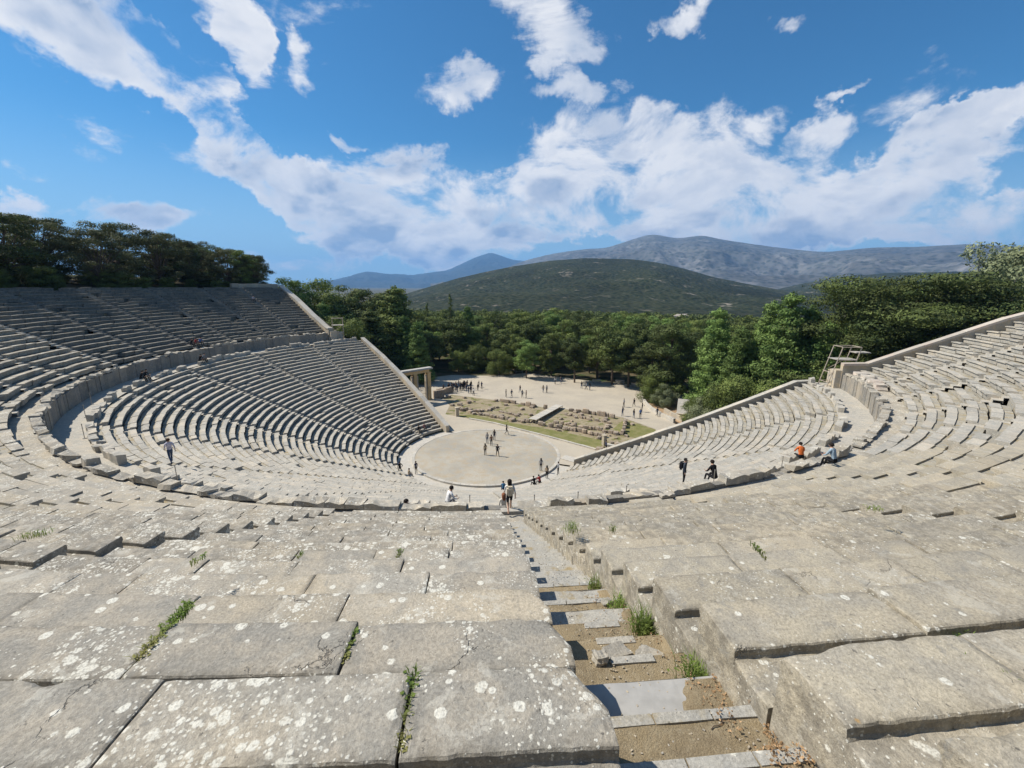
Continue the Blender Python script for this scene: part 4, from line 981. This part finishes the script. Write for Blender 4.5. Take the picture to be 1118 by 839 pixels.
# oaks on the bank above the left rows
oaks = [(66,-96,32.6,1.25),(70,-102,33.2,1.1),(64,-106,31.6,1.1),(68,-110.5,33.6,1.15),(64.5,-114.5,32.6,1.1),(70,-117,31.8,1.1),(65,-120,31.4,1.05),(63.5,-124.5,30.4,1.0),(68,-127,30.6,1.0),(63,-129.5,29.4,.9),(72,-92,33.0,1.2),(76,-106,34.0,1.2),(78,-114,33.6,1.2),(75,-122,32.0,1.1),(65,-90,31.5,1.1)]
ok_l = ['oak on the bank at the left edge of the photo', 'oak behind the second from the left edge', 'oak third from the left on the bank', 'tallest oak over the middle of the bank', 'oak right of the tallest one', 'oak set back right of the bank middle', 'oak fourth from the right end of the bank', 'oak third from the right end of the bank', 'oak set back near the right end of the bank', 'rightmost oak of the bank beside the corner wall', 'oak far behind the left edge', 'oak in the second row behind the middle', 'oak in the second row right of the middle', 'oak in the second row near the right end', 'oak partly outside the left edge']
for (r, a, z, wd), lb in zip(oaks, ok_l):
    x, y = polar(r, a); plant_tree('oak', x, y, z, lb, 'tree', 'oaks on the bank above the upper tier', wide=wd)
# low growth under the oaks
n = 0
while n < 46:
    r = random.uniform(61.0, 70); a = random.uniform(-131, -90); x, y = polar(r, a)
    plant_tree('bush', x, y, terrain_z(x, y)+random.uniform(1.2, 3.4), 'low dark undergrowth bush on the bank under the oaks', 'bush', 'undergrowth bushes beneath the oaks', name='undergrowth_bush', wide=1.3, v=1); n += 1
# fill the grove with further single pines
rg = np.random.default_rng(11); n = 0
def free(x, y, dmin): return all((x-a)**2+(y-b)**2 > dmin*dmin for a, b in occ)
tries = 0
while n < 120 and tries < 20000:
    tries += 1
    x = rg.uniform(-75, 115); y = rg.uniform(20, 120)
    d = math.hypot(x-CAM.x, y-CAM.y); azc = math.atan2(x-CAM.x, y-CAM.y)
    if not (-.60 < azc < .86) or d > 168: continue
    if inside(x, y, plaza) or inside(x, y, ruinpoly) or not free(x, y, 5.2): continue
    if x < -8 and math.degrees(math.atan2(x, -y)) > -150 and math.hypot(x, y) < 62: continue
    if x > 30 and y < 30 and d < 92: continue
    if abs(x-12) < 28 and y < 56: continue
    if -22 < x < -5 and y < 56: continue
    zt = min(CAM.z-(28+rg.normal(0, 5))/468*d, terrain_z(x, y)+rg.uniform(10.5, 17)); zt = max(zt, terrain_z(x, y)+8)
    if .28 < azc < .62: zt = min(zt, CAM.z-5.5)
    if azc > .62: zt = min(CAM.z-2.5, zt+1.0)
    if azc > .30 and d < 118: continue
    occ.append((x, y)); plant_tree('pine', x, y, zt, npine, 'tree', 'pines of the grove around the gravel square'); n += 1
print('grove pines', n)
# the far wood reads as one mass
Ps, Ns, Ss, Ts = [], [], [], []
n = 0
while n < 2300:
    d = 158+ (470-158)*rg.random()**.8; azc = rg.uniform(-.62, .90); x = CAM.x+d*math.sin(azc); y = CAM.y+d*math.cos(azc)
    zg = terrain_z(x, y); h = rg.uniform(8, 13.5); 
    if azc > .30 and rg.random() < .35*sstep(.3, .5, azc)*sstep(200, 300, d): n += 1; continue
    cl = []
    for q in range(5):
        a = rg.uniform(0, 6.28); R = rg.uniform(.2, 2.4); s = rg.uniform(1.3, 2.2); cl.append(((x+R*math.cos(a), y+R*math.sin(a), zg+h-rg.uniform(.8, 4.5)), (s*1.2, s*1.2, s*.8)))
    sz = .42+.0016*d; P, N, S, T = clump_cloud(cl, 2.6, sz); Ps.append(P); Ns.append(N); Ss.append(S); Ts.append(T); n += 1
me = leaf_mesh('far_wood', np.concatenate(Ps), np.concatenate(Ns), np.concatenate(Ss), np.concatenate(Ts), M['pineleaf'])
print('far wood quads', len(me.polygons))
o = link(bpy.data.objects.new('far_wood', me)); setp(o, 'distant dark green pine wood filling the valley below the hill', 'wood', None, 'stuff')
# farmhouse in the valley
for x_, y_, lb in ((148, 262, 'small white farmhouse in the valley fields at right'), (171, 268, 'low white shed beside the valley farmhouse')):
    e = empty('farmhouse', (x_, y_, terrain_z(x_, y_)+7), .3); setp(e, lb, 'house')
    mb = MB(); mb.box((0, 0, 2), (9, 6, 4)); mb.build('wall', M['concrete'], e)
    mb = MB(); mb.add([(-5,-3.5,4),(5,-3.5,4),(5,3.5,4),(-5,3.5,4),(-5,0,5.6),(5,0,5.6)], [(0,1,5,4),(2,3,4,5),(0,4,3),(1,2,5)], .5); mb.build('roof', M['pink'], e)

# ------------------------------------------------------------------ people
PM = {}
def cloth(col, rough=.85):
    k = tuple(col)
    if k not in PM:
        m, t, b = principled('cloth', rough, .2); o = t.new('ShaderNodeTexCoord').outputs['Object']
        c = t.vmath('SCALE', k, scale=t.ramp(t.noise(o, 9, 4, .6), .3, .7, .75, 1.2)); t.l.new(c, b.inputs['Base Color']); PM[k] = m
    return PM[k]
SKIN = cloth((.48, .30, .21), .6); HAIRS = [cloth((.02, .015, .012)), cloth((.07, .04, .025)), cloth((.22, .09, .045))]; SHOE = cloth((.05, .05, .055))
def pose_joints(pose):
    J = dict(pel=(0,0,.95), waist=(0,.005,1.10), chest=(0,.0,1.30), neckb=(0,.0,1.45), neck=(0,-.01,1.52), head=(0,-.02,1.615), top=(0,-.015,1.69))
    for s, k in ((-1, 'l'), (1, 'r')):
        J['sh'+k] = (s*.175,0,1.41); J['el'+k] = (s*.235,.03,1.13); J['wr'+k] = (s*.25,-.06,.90); J['ha'+k] = (s*.25,-.08,.84)
        J['hi'+k] = (s*.09,0,.90); J['kn'+k] = (s*.10,-.02,.50); J['an'+k] = (s*.105,.02,.09); J['to'+k] = (s*.12,-.14,.045)
    if pose == 'walk':
        J.update(knl=(-.09,-.20,.53), anl=(-.09,-.26,.12), tol=(-.09,-.42,.10), knr=(.09,.05,.50), anr=(.09,.32,.17), tor=(.09,.20,.05), ell=(-.24,.14,1.15), wrl=(-.25,.12,.92), hal=(-.25,.11,.86), elr=(.23,-.06,1.15), wrr=(.22,-.24,1.0), har=(.22,-.29,.97))
    elif pose == 'phone':
        J.update(elr=(.24,-.10,1.20), wrr=(.12,-.32,1.32), har=(.10,-.37,1.36), ell=(-.23,-.08,1.18), wrl=(-.10,-.31,1.28), hal=(-.08,-.36,1.32))
    elif pose == 'wide':
        J.update(knl=(-.17,-.03,.50), anl=(-.22,.02,.09), tol=(-.27,-.13,.045), knr=(.16,-.02,.50), anr=(.20,.02,.09), tor=(.25,-.13,.045), ell=(-.36,.08,1.17), wrl=(-.22,-.02,.98), hal=(-.17,-.05,.96))
    elif pose in ('sit', 'hunch'):
        dz = -.86+.11
        for k in ('pel','waist','chest','neckb','neck','head','top','shl','shr'):
            x, y, z = J[k]; y2 = y-((z-.95)*.38 if pose == 'hunch' else (z-.95)*.12); J[k] = (x, y2, z+dz)
        for s, k in ((-1, 'l'), (1, 'r')):
            J['hi'+k] = (s*.10,0,.14); J['kn'+k] = (s*.15,-.42,.20); J['an'+k] = (s*.14,-.50,-.22); J['to'+k] = (s*.15,-.66,-.26)
            sy = J['sh'+k][1]; J['el'+k] = (s*.26,sy-.10,.42); J['wr'+k] = (s*.15,sy-.30,.32); J['ha'+k] = (s*.12,sy-.36,.33)
    return J
RAD = dict(pel=.135, waist=.12, chest=.15, neckb=.085, neck=.052, head=.092, top=.062, sh=.062, el=.043, wr=.029, ha=.034, hi=.088, kn=.058, an=.040, to=.036)
BONES = [('pel','waist'),('waist','chest'),('chest','neckb'),('neckb','neck'),('neck','head'),('head','top')]+[(a+k, b+k) if a not in ('pel','neckb') else (a, b+k) for k in 'lr' for a, b in (('neckb','sh'),('sh','el'),('el','wr'),('wr','ha'),('pel','hi'),('hi','kn'),('kn','an'),('an','to'))]
BODY = {}
def body_mesh(pose, slim, shorts):
    key = (pose, slim, shorts)
    if key in BODY: return BODY[key]
    J = pose_joints(pose); names = list(J); idx = {n_: i for i, n_ in enumerate(names)}
    me = bpy.data.meshes.new('body'); me.from_pydata([J[n_] for n_ in names], [(idx[a], idx[b]) for a, b in BONES], [])
    o = bpy.data.objects.new('tmp', me); COL.objects.link(o)
    md = o.modifiers.new('s', 'SKIN'); md.use_smooth_shade = True
    sk = me.skin_vertices[0].data
    for n_, i in idx.items():
        k = n_ if n_ in RAD else n_[:-1]; r = RAD[k]
        if slim and k in ('waist', 'chest', 'sh', 'el', 'kn', 'neckb'): r *= .84
        sk[i].radius = (r*(1.18 if k in ('chest', 'pel', 'waist') else 1), r*(.82 if k in ('chest', 'pel', 'waist') else 1)); sk[i].use_root = (n_ == 'pel')
    o.modifiers.new('u', 'SUBSURF').levels = 2
    dg = bpy.context.evaluated_depsgraph_get(); ev = o.evaluated_get(dg); out = bpy.data.meshes.new_from_object(ev); bpy.data.objects.remove(o)
    segs = [(a, b, Vector(J[a]), Vector(J[b])) for a, b in BONES]; mi = []
    for p in out.polygons:
        c = p.center; best = min(segs, key=lambda s: seg_d(c, s[2], s[3])); a, b = best[0], best[1]; t = seg_t(c, best[2], best[3]); m_ = 1
        if b in ('neck', 'head', 'top'): m_ = 0 if b != 'neck' or t > .5 else 1
        elif b[:2] == 'ha' or (b[:2] == 'wr' and (t > .85 or (shorts and t > .1))): m_ = 0
        elif b[:2] in ('hi', 'kn', 'an') or (a == 'pel' and t < .45): m_ = 2
        elif b[:2] == 'to': m_ = 3
        if shorts and (b[:2] == 'an' or (b[:2] == 'kn' and t > .75)): m_ = 0
        mi.append(m_)
    bm = bmesh.new(); bm.from_mesh(out)
    nb = len(bm.faces)
    for k in 'lr':    # five separate fingers on each hand
        h = Vector(J['ha'+k]); d = (h-Vector(J['wr'+k])).normalized(); side = d.cross(Vector((0,1,.2))).normalized(); up = d.cross(side)
        for q, (off, L) in enumerate(((-.028,.062),(-.010,.075),(.010,.072),(.027,.055),(-.040,.048))):
            base = h+side*off+d*.012; dd = (d+side*(off*6 if q < 4 else -1.0)).normalized(); mid = base+dd*L*.55; tip = mid+(dd*.8+up*.35).normalized()*L*.5
            for A, B, r1, r2 in ((base, mid, .010, .009), (mid, tip, .009, .006)):
                ax = (B-A).normalized(); u = ax.orthogonal().normalized(); v = ax.cross(u); ring = [[bm.verts.new(Pp+(u*math.cos(an)+v*math.sin(an))*rr) for an in [i*math.pi/2.5 for i in range(5)]] for Pp, rr in ((A, r1), (B, r2))]
                for i in range(5): bm.faces.new((ring[0][i], ring[0][(i+1)%5], ring[1][(i+1)%5], ring[1][i]))
                bm.faces.new(ring[1])
    H = Vector(J['head'])
    for (dx, dy, dz, r) in ((0,-.100,-.005,.017), (-.035,-.083,.018,.011), (.035,-.083,.018,.011), (-.090,0,-.005,.020), (.090,0,-.005,.020), (0,-.085,-.048,.016)):
        bmesh.ops.create_icosphere(bm, subdivisions=1, radius=r, matrix=Matrix.Translation(H+Vector((dx, dy, dz))))
    bm.to_mesh(out); bm.free()
    mi += [0]*(len(out.polygons)-len(mi)); out.name = 'body'
    out.materials.clear()
    for _ in range(4): out.materials.append(SKIN)
    out.polygons.foreach_set('material_index', mi); out.polygons.foreach_set('use_smooth', [True]*len(mi)); out.update()
    BODY[key] = (out, H, J); return BODY[key]
def seg_t(c, a, b): return min(1, max(0, (c-a).dot(b-a)/max(1e-9, (b-a).length_squared)))
def seg_d(c, a, b): return (a.lerp(b, seg_t(c, a, b))-c).length
HAIRM = {}
def hair_mesh(long):
    if long not in HAIRM:
        bm = bmesh.new(); bmesh.ops.create_icosphere(bm, subdivisions=3, radius=1.0)
        for v in bm.verts:
            p = v.co; n_ = 1+.06*noise.noise(p*3)
            x, y, z = p.x*.107*n_, p.y*.112*n_+.012, p.z*.10*n_+.035
            if p.y > -.1 and p.z < -.1 and long: z -= .20*min(1, -p.z*1.5); y += .02
            if p.y < -.25 and p.z < .35: y = max(y, -.055)
            v.co = (x, y, z)
        me = bpy.data.meshes.new('hair'); bm.to_mesh(me); bm.free(); me.materials.append(HAIRS[0]); me.polygons.foreach_set('use_smooth', [True]*len(me.polygons)); HAIRM[long] = me
    return HAIRM[long]
def person(x, y, z, face, pose='stand', top=(.1,.1,.1), legs=(.05,.05,.07), label='', group=None, long=False, shorts=False, slim=False, hair=0, sc=1.0, skin=None):
    me, H, J = body_mesh(pose, slim, shorts); o = bpy.data.objects.new('person', me); link(o)
    o.location = (x, y, z); o.rotation_euler = (0, 0, R_(face)); o.scale = (sc,)*3
    for i, mt in enumerate((SKIN, cloth(top), cloth(legs), SHOE)): o.material_slots[i].link = 'OBJECT'; o.material_slots[i].material = mt
    hm = hair_mesh(long); h = bpy.data.objects.new('hair', hm); link(h, o); h.location = H; h.material_slots[0].link = 'OBJECT'; h.material_slots[0].material = HAIRS[hair]
    setp(o, label, 'person', group); return o
def backpack(o, col, label):
    mb = MB(); bm = bmesh.new(); bmesh.ops.create_cube(bm, size=1.0); bmesh.ops.bevel(bm, geom=bm.edges[:], offset=.2, segments=3, affect='EDGES')
    me = bpy.data.meshes.new('backpack'); 
    for v in bm.verts: v.co = Vector((v.co.x*.32, v.co.y*.20+.20, v.co.z*.46+1.25))
    for s in (-.11, .11):
        r = bmesh.ops.create_cube(bm, size=1.0); 
        for v in r['verts']: v.co = Vector((v.co.x*.05+s, v.co.y*.30+.03, v.co.z*.05+1.46))
    bm.to_mesh(me); bm.free(); me.materials.append(cloth(col)); b = bpy.data.objects.new('backpack', me); link(b)
    b.location = o.location; b.rotation_euler = o.rotation_euler; b.scale = o.scale; setp(b, label, 'backpack')
K_, NV, WH, GR, RD, BL, DN, TN = (.012,.012,.014), (.02,.03,.07), (.62,.61,.60), (.22,.22,.23), (.35,.05,.05), (.05,.12,.30), (.05,.08,.14), (.35,.27,.18)
def stair_xy(r, u): return r*math.sin(R_(1.43))+u*math.cos(R_(1.43)), -r*math.cos(R_(1.43))+u*math.sin(R_(1.43))
OG = 'visitors on the orchestra floor'
for a in [(-0.2,-.8,200,'stand',TN,K_,'visitor in tan top facing the man in black in mid orchestra'),(1.5,-1.3,150,'wide',K_,K_,'person in black striding in the middle of the orchestra'),(.1,3.7,170,'stand',GR,DN,'visitor in grey top at the back left of the central group'),(.7,2.7,190,'stand',(.2,.12,.08),K_,'visitor in brown top in the middle of the central group'),(1.2,5.0,160,'stand',K_,NV,'visitor in black behind the central group'),(3.2,7.4,90,'walk',K_,K_,'lone walker in black at the rear of the orchestra'),
    (-10.9,-6.2,200,'wide',K_,K_,'visitor in black at the left rim of the orchestra'),(-8.9,-6.2,210,'stand',NV,K_,'visitor in navy just inside the left orchestra rim'),(6.9,-6.4,170,'stand',GR,K_,'grey visitor inside the right orchestra rim'),(7.4,-8.3,150,'stand',TN,K_,'visitor in tan on the right orchestra rim'),(9.0,-7.2,240,'wide',WH,K_,'visitor in white shirt and black trousers at the right rim')]:
    z = 0.0 if math.hypot(a[0], a[1]) < 9.9 else (-.18 if math.hypot(a[0], a[1]) > 10.4 else .03)
    person(a[0], a[1], z, a[2], a[3], a[4], a[5], a[6], OG, long=random.random() < .4, slim=random.random() < .5)
for (x, y, f, ps, t, l, lb) in [(-9.6,-8.1,30,'sit',TN,GR,'visitor in beige sitting on the lowest row at left'),(5.6,-11.2,0,'hunch',K_,K_,'dark figure hunched on the lowest row right of centre'),(6.5,-11.2,0,'hunch',RD,K_,'figure in red sitting low beside the dark hunched one'),(1.9,-12.4,180,'hunch',(.05,.16,.28),NV,'figure in blue jacket sitting on the lowest row near the centre'),(-10.9,7.9,120,'sit',K_,K_,'dark figure seated at the left end of the lowest rows'),(-10.0,8.7,120,'sit',(.25,.12,.12),K_,'seated figure in dull red at the left end of the lowest rows')]:
    r = math.hypot(x, y); k = max(0, int((r-12.3)/.765)) if r > 12.2 else 0
    f2 = math.degrees(math.atan2(x, -y)); r2 = LR(k)+.12
    person(*polar(r2, f2), LZ(k)+.02, f2+180, ps, t, l, lb, 'visitors seated on the lowest rows')
def lower_z(x, y): r = math.hypot(x, y); k = min(33, max(0, int((r-12.3)/.765))); return LZ(k)
def upper_z(x, y): r = math.hypot(x, y); k = max(1, int((r-42.06)/.862)+1); return UZ(k)
p = person(-20.4,-29.8,lower_z(-20.4,-29.8)-.05,230,'walk',(.60,.55,.60),DN,'man in white shirt and jeans walking along the left lower rows', hair=1)
x, y = stair_xy(41.25, -.12); w_ = person(x, y, 13.99,185,'walk',WH,K_,'woman in white top and black shorts descending the near stairway', shorts=True, long=True, slim=True)
w_.scale = (.86,)*3; backpack(w_, (.55,.48,.36), 'pale backpack worn by the woman on the near stairway')
x, y = stair_xy(39.7, -.25); person(x, y, 12.5, 190,'stand',(.55,.50,.42),K_,'red-haired person on the walkway just beyond the woman in shorts', long=True, hair=2, slim=True, sc=.92)
q = person(11.4,-34.7,lower_z(11.4,-34.7),60,'stand',(.05,.06,.08),K_,'standing man in dark clothes at right turning up the rows')
backpack(q, (.015,.015,.02), 'dark backpack on the standing man at right')
person(12.2,-36.5,12.95,200,'hunch',K_,K_,'dark figure sitting on the walkway edge right of the standing man', sc=1.05)
person(18.9,-34.0,12.95,170,'hunch',(.55,.13,.03),K_,'figure in bright orange sitting at the walkway edge')
x, y = polar(42.2, 23.4); person(x, y, 14.72, 200,'hunch',(.26,.34,.40),K_,'person in pale blue jacket seated on the podium at right')
x, y = polar(40.3, -5.0); person(x, y, 13.2, 60,'sit',(.10,.09,.05),K_,'dark curly haired figure crouching left of the stairway with a phone', long=True)
x, y = polar(38.6, -2.8); person(x, y, 12.9, 120,'hunch',WH,GR,'figure in white bending just left of the near stairway')
UG = 'small groups resting along the left walkway'
for (r, a, t, lb, up) in ((38.5,-76.0,K_,'dark figure resting on the left walkway, nearest pair, left one',0),(38.5,-77.2,K_,'dark figure resting on the left walkway, nearest pair, right one',0),(38.5,-93.4,K_,'dark figure sitting below the podium further along the left walkway',0),(38.6,-94.6,GR,'grey figure beside the dark one further along the left walkway',0),(42.1,-99.2,RD,'figure in dark red sitting on the upper tier above the podium',1),(42.1,-100.3,BL,'figure in blue sitting on the upper tier above the podium',1),(42.1,-98.2,K_,'black figure left of the dark red one on the upper tier',1),(54.1,-124.0,(.40,.38,.42),'lone pale figure high on the left upper stairway',1)):
    x, y = polar(r, a); person(x, y, 12.95 if not up else upper_z(x, y)+.02, a+180, 'hunch', t, K_, lb, UG)
PG = 'visitors walking on the gravel square'
pz = [(4.2,31.0,'black at the left end of the middle line'),(5.4,30.9,'navy second in the middle line'),(7.5,34.8,'black furthest back in the middle line'),(7.6,30.4,'grey fourth in the middle line'),(8.4,30.0,'brown at the right end of the middle line'),(12.6,34.6,'tan left of the far pair in mid square'),(13.4,34.6,'grey right of the far pair in mid square'),(16.6,42.7,'white near the back of the square'),(18.1,43.6,'dark near the back of the square'),(22.0,38.2,'black left in the group by the leaning trunk'),(22.8,36.8,'grey middle in the group by the leaning trunk'),(23.6,36.9,'black right in the group by the leaning trunk'),(24.8,16.6,'navy at the corner of the green patch'),(26.4,15.2,'black second from the corner of the green patch'),(27.6,15.2,'blue third from the corner of the green patch'),(29.3,19.0,'black near the curved pale wall'),(29.0,22.6,'black with arms apart beyond the corner of the patch'),(26.9,22.4,'grey thin figure beyond the corner of the patch'),(31.0,16.0,'navy against the curved pale wall'),(-2.7,32.6,'white in front of the dark crowd')]
cols = {'black': K_, 'navy': NV, 'grey': GR, 'brown': (.15,.09,.06), 'tan': TN, 'white': WH, 'dark': (.04,.04,.05), 'blue': BL}
for x, y, lb in pz: person(x, y, 0, random.uniform(0, 360), random.choice(['stand', 'walk', 'wide']), cols[lb.split()[0]], random.choice([K_, DN, K_]), 'visitor in '+lb, PG, long=random.random() < .4)
person(15.2,-5.6,1.1,200,'stand',(.05,.05,.06),K_,'visitor at the foot of the lower right parapet'); person(17.0,-.4,0,90,'stand',NV,K_,'visitor in navy beside the small stone bench')
n = 0
while n < 34:
    x, y = random.triangular(-10.5, -.2, -5.5), random.uniform(34.5, 41)
    if y > 44+x*.6: continue
    person(x, y, 0, random.uniform(0, 360), random.choice(['stand', 'phone', 'stand', 'walk']), random.choice([K_, NV, K_, (.05,.05,.06)]), random.choice([K_, DN]), 'dark clad visitor standing in the crowd beside the stone gateway', 'crowd by the gateway', long=random.random() < .4, sc=random.uniform(.92, 1.05)); n += 1


# ------------------------------------------------------------------ weeds, leaf litter, loose stones near the camera
def weed(x, y, z, n, spread, h, label, grp='weeds in the joints of the near stones', line=None, cat='weed'):
    P, N, S, T = [], [], [], []
    mb = MB()
    for q in range(n):
        t = random.uniform(-.5, .5); bx, by = (x+line[0]*t, y+line[1]*t) if line else (x, y)
        bx += random.gauss(0, spread); by += random.gauss(0, spread); an = random.uniform(0, 6.28); L = h*random.uniform(.5, 1.2); ln = random.uniform(.2, .8)*L; w_ = random.uniform(.002, .0045)
        dx, dy = math.cos(an), math.sin(an); px, py = -dy*w_, dx*w_
        m1 = (bx+dx*ln*.35, by+dy*ln*.35, z+L*.6); tp = (bx+dx*ln, by+dy*ln, z+L*.85)
        mb.add([(bx-px, by-py, z-.01), (bx+px, by+py, z-.01), (m1[0]+px, m1[1]+py, m1[2]), (m1[0]-px, m1[1]-py, m1[2]), tp], [(0,1,2,3),(3,2,4)], random.random())
        if random.random() < .4:
            for s in (-1, 1):
                c = (lerp(bx, tp[0], .6), lerp(by, tp[1], .6), lerp(z, tp[2], .6)); e = random.uniform(.01, .022)
                mb.add([c, (c[0]+s*dy*e+dx*e*.5, c[1]-s*dx*e+dy*e*.5, c[2]+e*.3), (c[0]+dx*e*1.3, c[1]+dy*e*1.3, c[2]+e*.2)], [(0,1,2)], random.random())
    o = mb.build('weed_tuft', M['grass'], origin=(x, y, z)); setp(o, label, cat, grp); return o
def step_z(r):
    best = min(near_steps, key=lambda s: abs(s[2]+.2-r)); return best[3]
ax = math.sin(R_(1.43)); 
WEEDS = [(53.35, .34, 230, .06, .32, 'tall green tuft at the foot of the right block, second in the stairway'), (52.6, .36, 180, .06, .30, 'green tuft on the right side of the stairway, third from the viewer'), (54.35, .36, 240, .06, .26, 'nearest big green tuft at the right of the pale step'), (51.6, .34, 120, .06, .24, 'small tuft fourth up the right side of the stairway'), (50.0, .33, 90, .07, .22, 'far tuft along the right side of the stairway')]
for r, u, n, sp, h, lb in WEEDS:
    x, y = stair_xy(r, u); weed(x, y, step_z(r), n, sp, h, lb)
JOINTS = [(-2.49,-54.12,15,260,.018,.09,(-.01,.55),'long strip of green weeds in the widest joint of the left slabs'),
 (-1.03,-54.33,15,60,.008,.05,(0,.3),'small weeds in the joint at the middle of the left slabs'),
 (-.43,-55.2,16,110,.010,.06,(0,.45),'weeds and dry leaves in the joint of the nearest slabs'),
 (-3.26,-52.6,14,40,.02,.07,(.05,.2),'small dark tuft on the left between the mid-distance slabs'),
 (-1.3,-51.4,12,50,.02,.09,(0,.15),'upright tuft left of the stairway in the mid-distance slabs'),
 (-7.1,-50.6,12,90,.04,.12,(.3,.1),'tuft near the left edge of the photo among the slabs'),
 (-2.75,-51.35,12,25,.02,.06,(0,.1),'tiny sprig left of the middle of the slabs'),
 (3.2,-52.8,14,60,.012,.07,(.02,.3),'green sprig in the third joint line right of the stairway'),
 (4.45,-53.35,14,60,.02,.07,(.1,.3),'sprig in the long joint at the right'),
 (3.55,-54.62,15,170,.035,.07,(.3,.25),'ragged weeds where two joints cross on the right slabs'),
 (3.02,-55.25,16,90,.014,.06,(-.25,.35),'weeds in the nearest joint at the lower right'),
 (2.25,-50.3,11,30,.03,.13,(0,.1),'thin dry stalks standing on the slabs right of the stairway'),
 (6.2,-51.2,13,40,.03,.08,(.2,0),'tuft far right among the mid-distance slabs')]
for x, y, i, n, sp, h, ln, lb in JOINTS:
    weed(x, y, UZ(i)-.03, n, sp, h, lb, line=ln)

def scatter_litter(name, r0, r1, u0, u1, n, size, label):
    mb = MB()
    for q in range(n):
        r = random.uniform(r0, r1); u = lerp(u0, u1, random.random()**.5); x, y = stair_xy(r, u)
        if noise.noise(Vector((x*5, y*5, 2))) < -.12: continue
        z = step_z(r)+random.uniform(.004, .045); s = size*random.uniform(.5, 1.3); a = random.uniform(0, 6.28)
        c, d = math.cos(a)*s, math.sin(a)*s; k = random.uniform(.3, .6)
        mb.add([(x-c, y-d, z+random.uniform(0, .012)), (x-d*k, y+c*k, z+random.uniform(0, .012)), (x+c, y+d, z+random.uniform(0, .012)), (x+d*k, y-c*k, z)], [(0,1,2,3)], random.random())
    o = mb.build(name, M['litter']); setp(o, label, 'leaf litter', None, 'stuff')
scatter_litter('leaf_litter', 54.3, 55.6, .12, .46, 1500, .012, 'dry brown leaves gathered along the right edge of the nearest steps')
scatter_litter('leaf_litter', 51.5, 54.1, -.5, .5, 700, .011, 'fine dry leaf scraps strewn over the stairway beyond the pale step')
def drift(r0, r1, u_of, hgt, label):
    mb = MB(); nu, nv = 26, 30; vs = []
    for jv in range(nv+1):
        r = lerp(r0, r1, jv/nv)
        for ju in range(nu+1):
            u = lerp(-.70, .47, ju/nu); x, y = stair_xy(r, u); k = sstep(0, .16, u-u_of(r)+.12*noise.noise(Vector((x*4, y*4, 0)))+.05*noise.noise(Vector((x*15, y*15, 3))))
            k *= 1-.6*abs(2*jv/nv-1)**6
            vs.append((x, y, step_z(r)-.03+k*(hgt+.03)+.012*noise.noise(Vector((x*11, y*11, 7)))))
    mb.add(vs, [(j*(nu+1)+i, j*(nu+1)+i+1, (j+1)*(nu+1)+i+1, (j+1)*(nu+1)+i) for j in range(nv) for i in range(nu)], .5)
    o = mb.build('soil_drift', M['dirt'], smooth=True); setp(o, label, 'soil', None, 'stuff')
for s_ in near_steps:
    i_, h_, r_, z_ = s_[:4]
    if (i_+1, h_) == (15, 1): drift(r_+.01, r_+.42, lambda r: .05, .035, 'earth and leaf scraps drifted over the right end of the palest step')
    if (i_+1, h_) in ((13, 1), (12, 1), (12, 0), (14, 1)): drift(r_+.01, r_+.42, lambda r: .22, .03, 'earth drifted against the right block on a further step')
mb = MB()
for q in range(900):
    r = random.uniform(50, 55.7); u = random.uniform(-.5, .52); x, y = stair_xy(r, u); s = random.uniform(.004, .014); mb.rock((x, y, step_z(r)+s*.3), (s*1.4, s, s), random.uniform(0, 6), random.random(), 0, 0, .1)
o = mb.build('pebbles', M['wall']); setp(o, 'tiny pale pebbles scattered on the earthen treads of the stairway', 'pebbles', None, 'stuff')
for (r, u, s, rz, lb) in ((53.75, -.12, (.24,.16,.07), .3, 'rough grey stone left of the pale cracked one in the stairway'), (53.85, .17, (.26,.26,.08), 1.0, 'pale cracked stone wedged in the stairway before the tuft'), (54.0, -.36, (.13,.11,.10), .2, 'small shaded stone against the left block in the stairway'), (52.35, .25, (.14,.10,.06), .5, 'small white stone lying on the further pale step')):
    x, y = stair_xy(r, u); mb = MB(); mb.rock((0, 0, 0), s, 0, random.random(), 0, 3, .18); o = mb.build('loose_stone', M['stone'], smooth=False); o.location = (x, y, step_z(r)+s[2]*.25); o.rotation_euler = (0, 0, rz); setp(o, lb, 'stone')
# twigs
for (r, u, L, rz, lb) in ((54.75, -.18, .09, 1.0, 'short pale twig on the nearest earthen tread'), (54.95, .12, .12, .6, 'dark twig lying across the nearest earthen tread'), (54.8, .33, .13, 2.0, 'bleached twig among the dry leaves on the right')):
    x, y = stair_xy(r, u); mb = MB(); p = Vector((-L/2, 0, 0)); 
    for q in range(4): nq = p+Vector((L/4, random.gauss(0, .006), random.gauss(0, .002))); mb.tube(p, nq, .0035, .003, 5); p = nq
    o = mb.build('twig', M['bark'] if 'dark' in lb else M['palebark']); o.location = (x, y, step_z(r)+.012); o.rotation_euler = (0, 0, rz); setp(o, lb, 'twig')

# ------------------------------------------------------------------ haze
HAZE_DENSITY = 0.000085
if HAZE_DENSITY > 0:
    m = bpy.data.materials.new('haze'); m.use_nodes = True; nt = m.node_tree; nt.nodes.clear()
    out = nt.nodes.new('ShaderNodeOutputMaterial'); pv_ = nt.nodes.new('ShaderNodeVolumePrincipled')
    pv_.inputs['Color'].default_value = (.26, .55, 1.0, 1); pv_.inputs['Density'].default_value = HAZE_DENSITY; pv_.inputs['Anisotropy'].default_value = 0.1
    nt.links.new(pv_.outputs[0], out.inputs['Volume'])
    mb = MB(); mb.box((0, 0, 420), (30000, 30000, 900)); hz = mb.build('haze', m); setp(hz, 'thin blue air haze over the valley and mountains', 'haze', None, 'stuff')
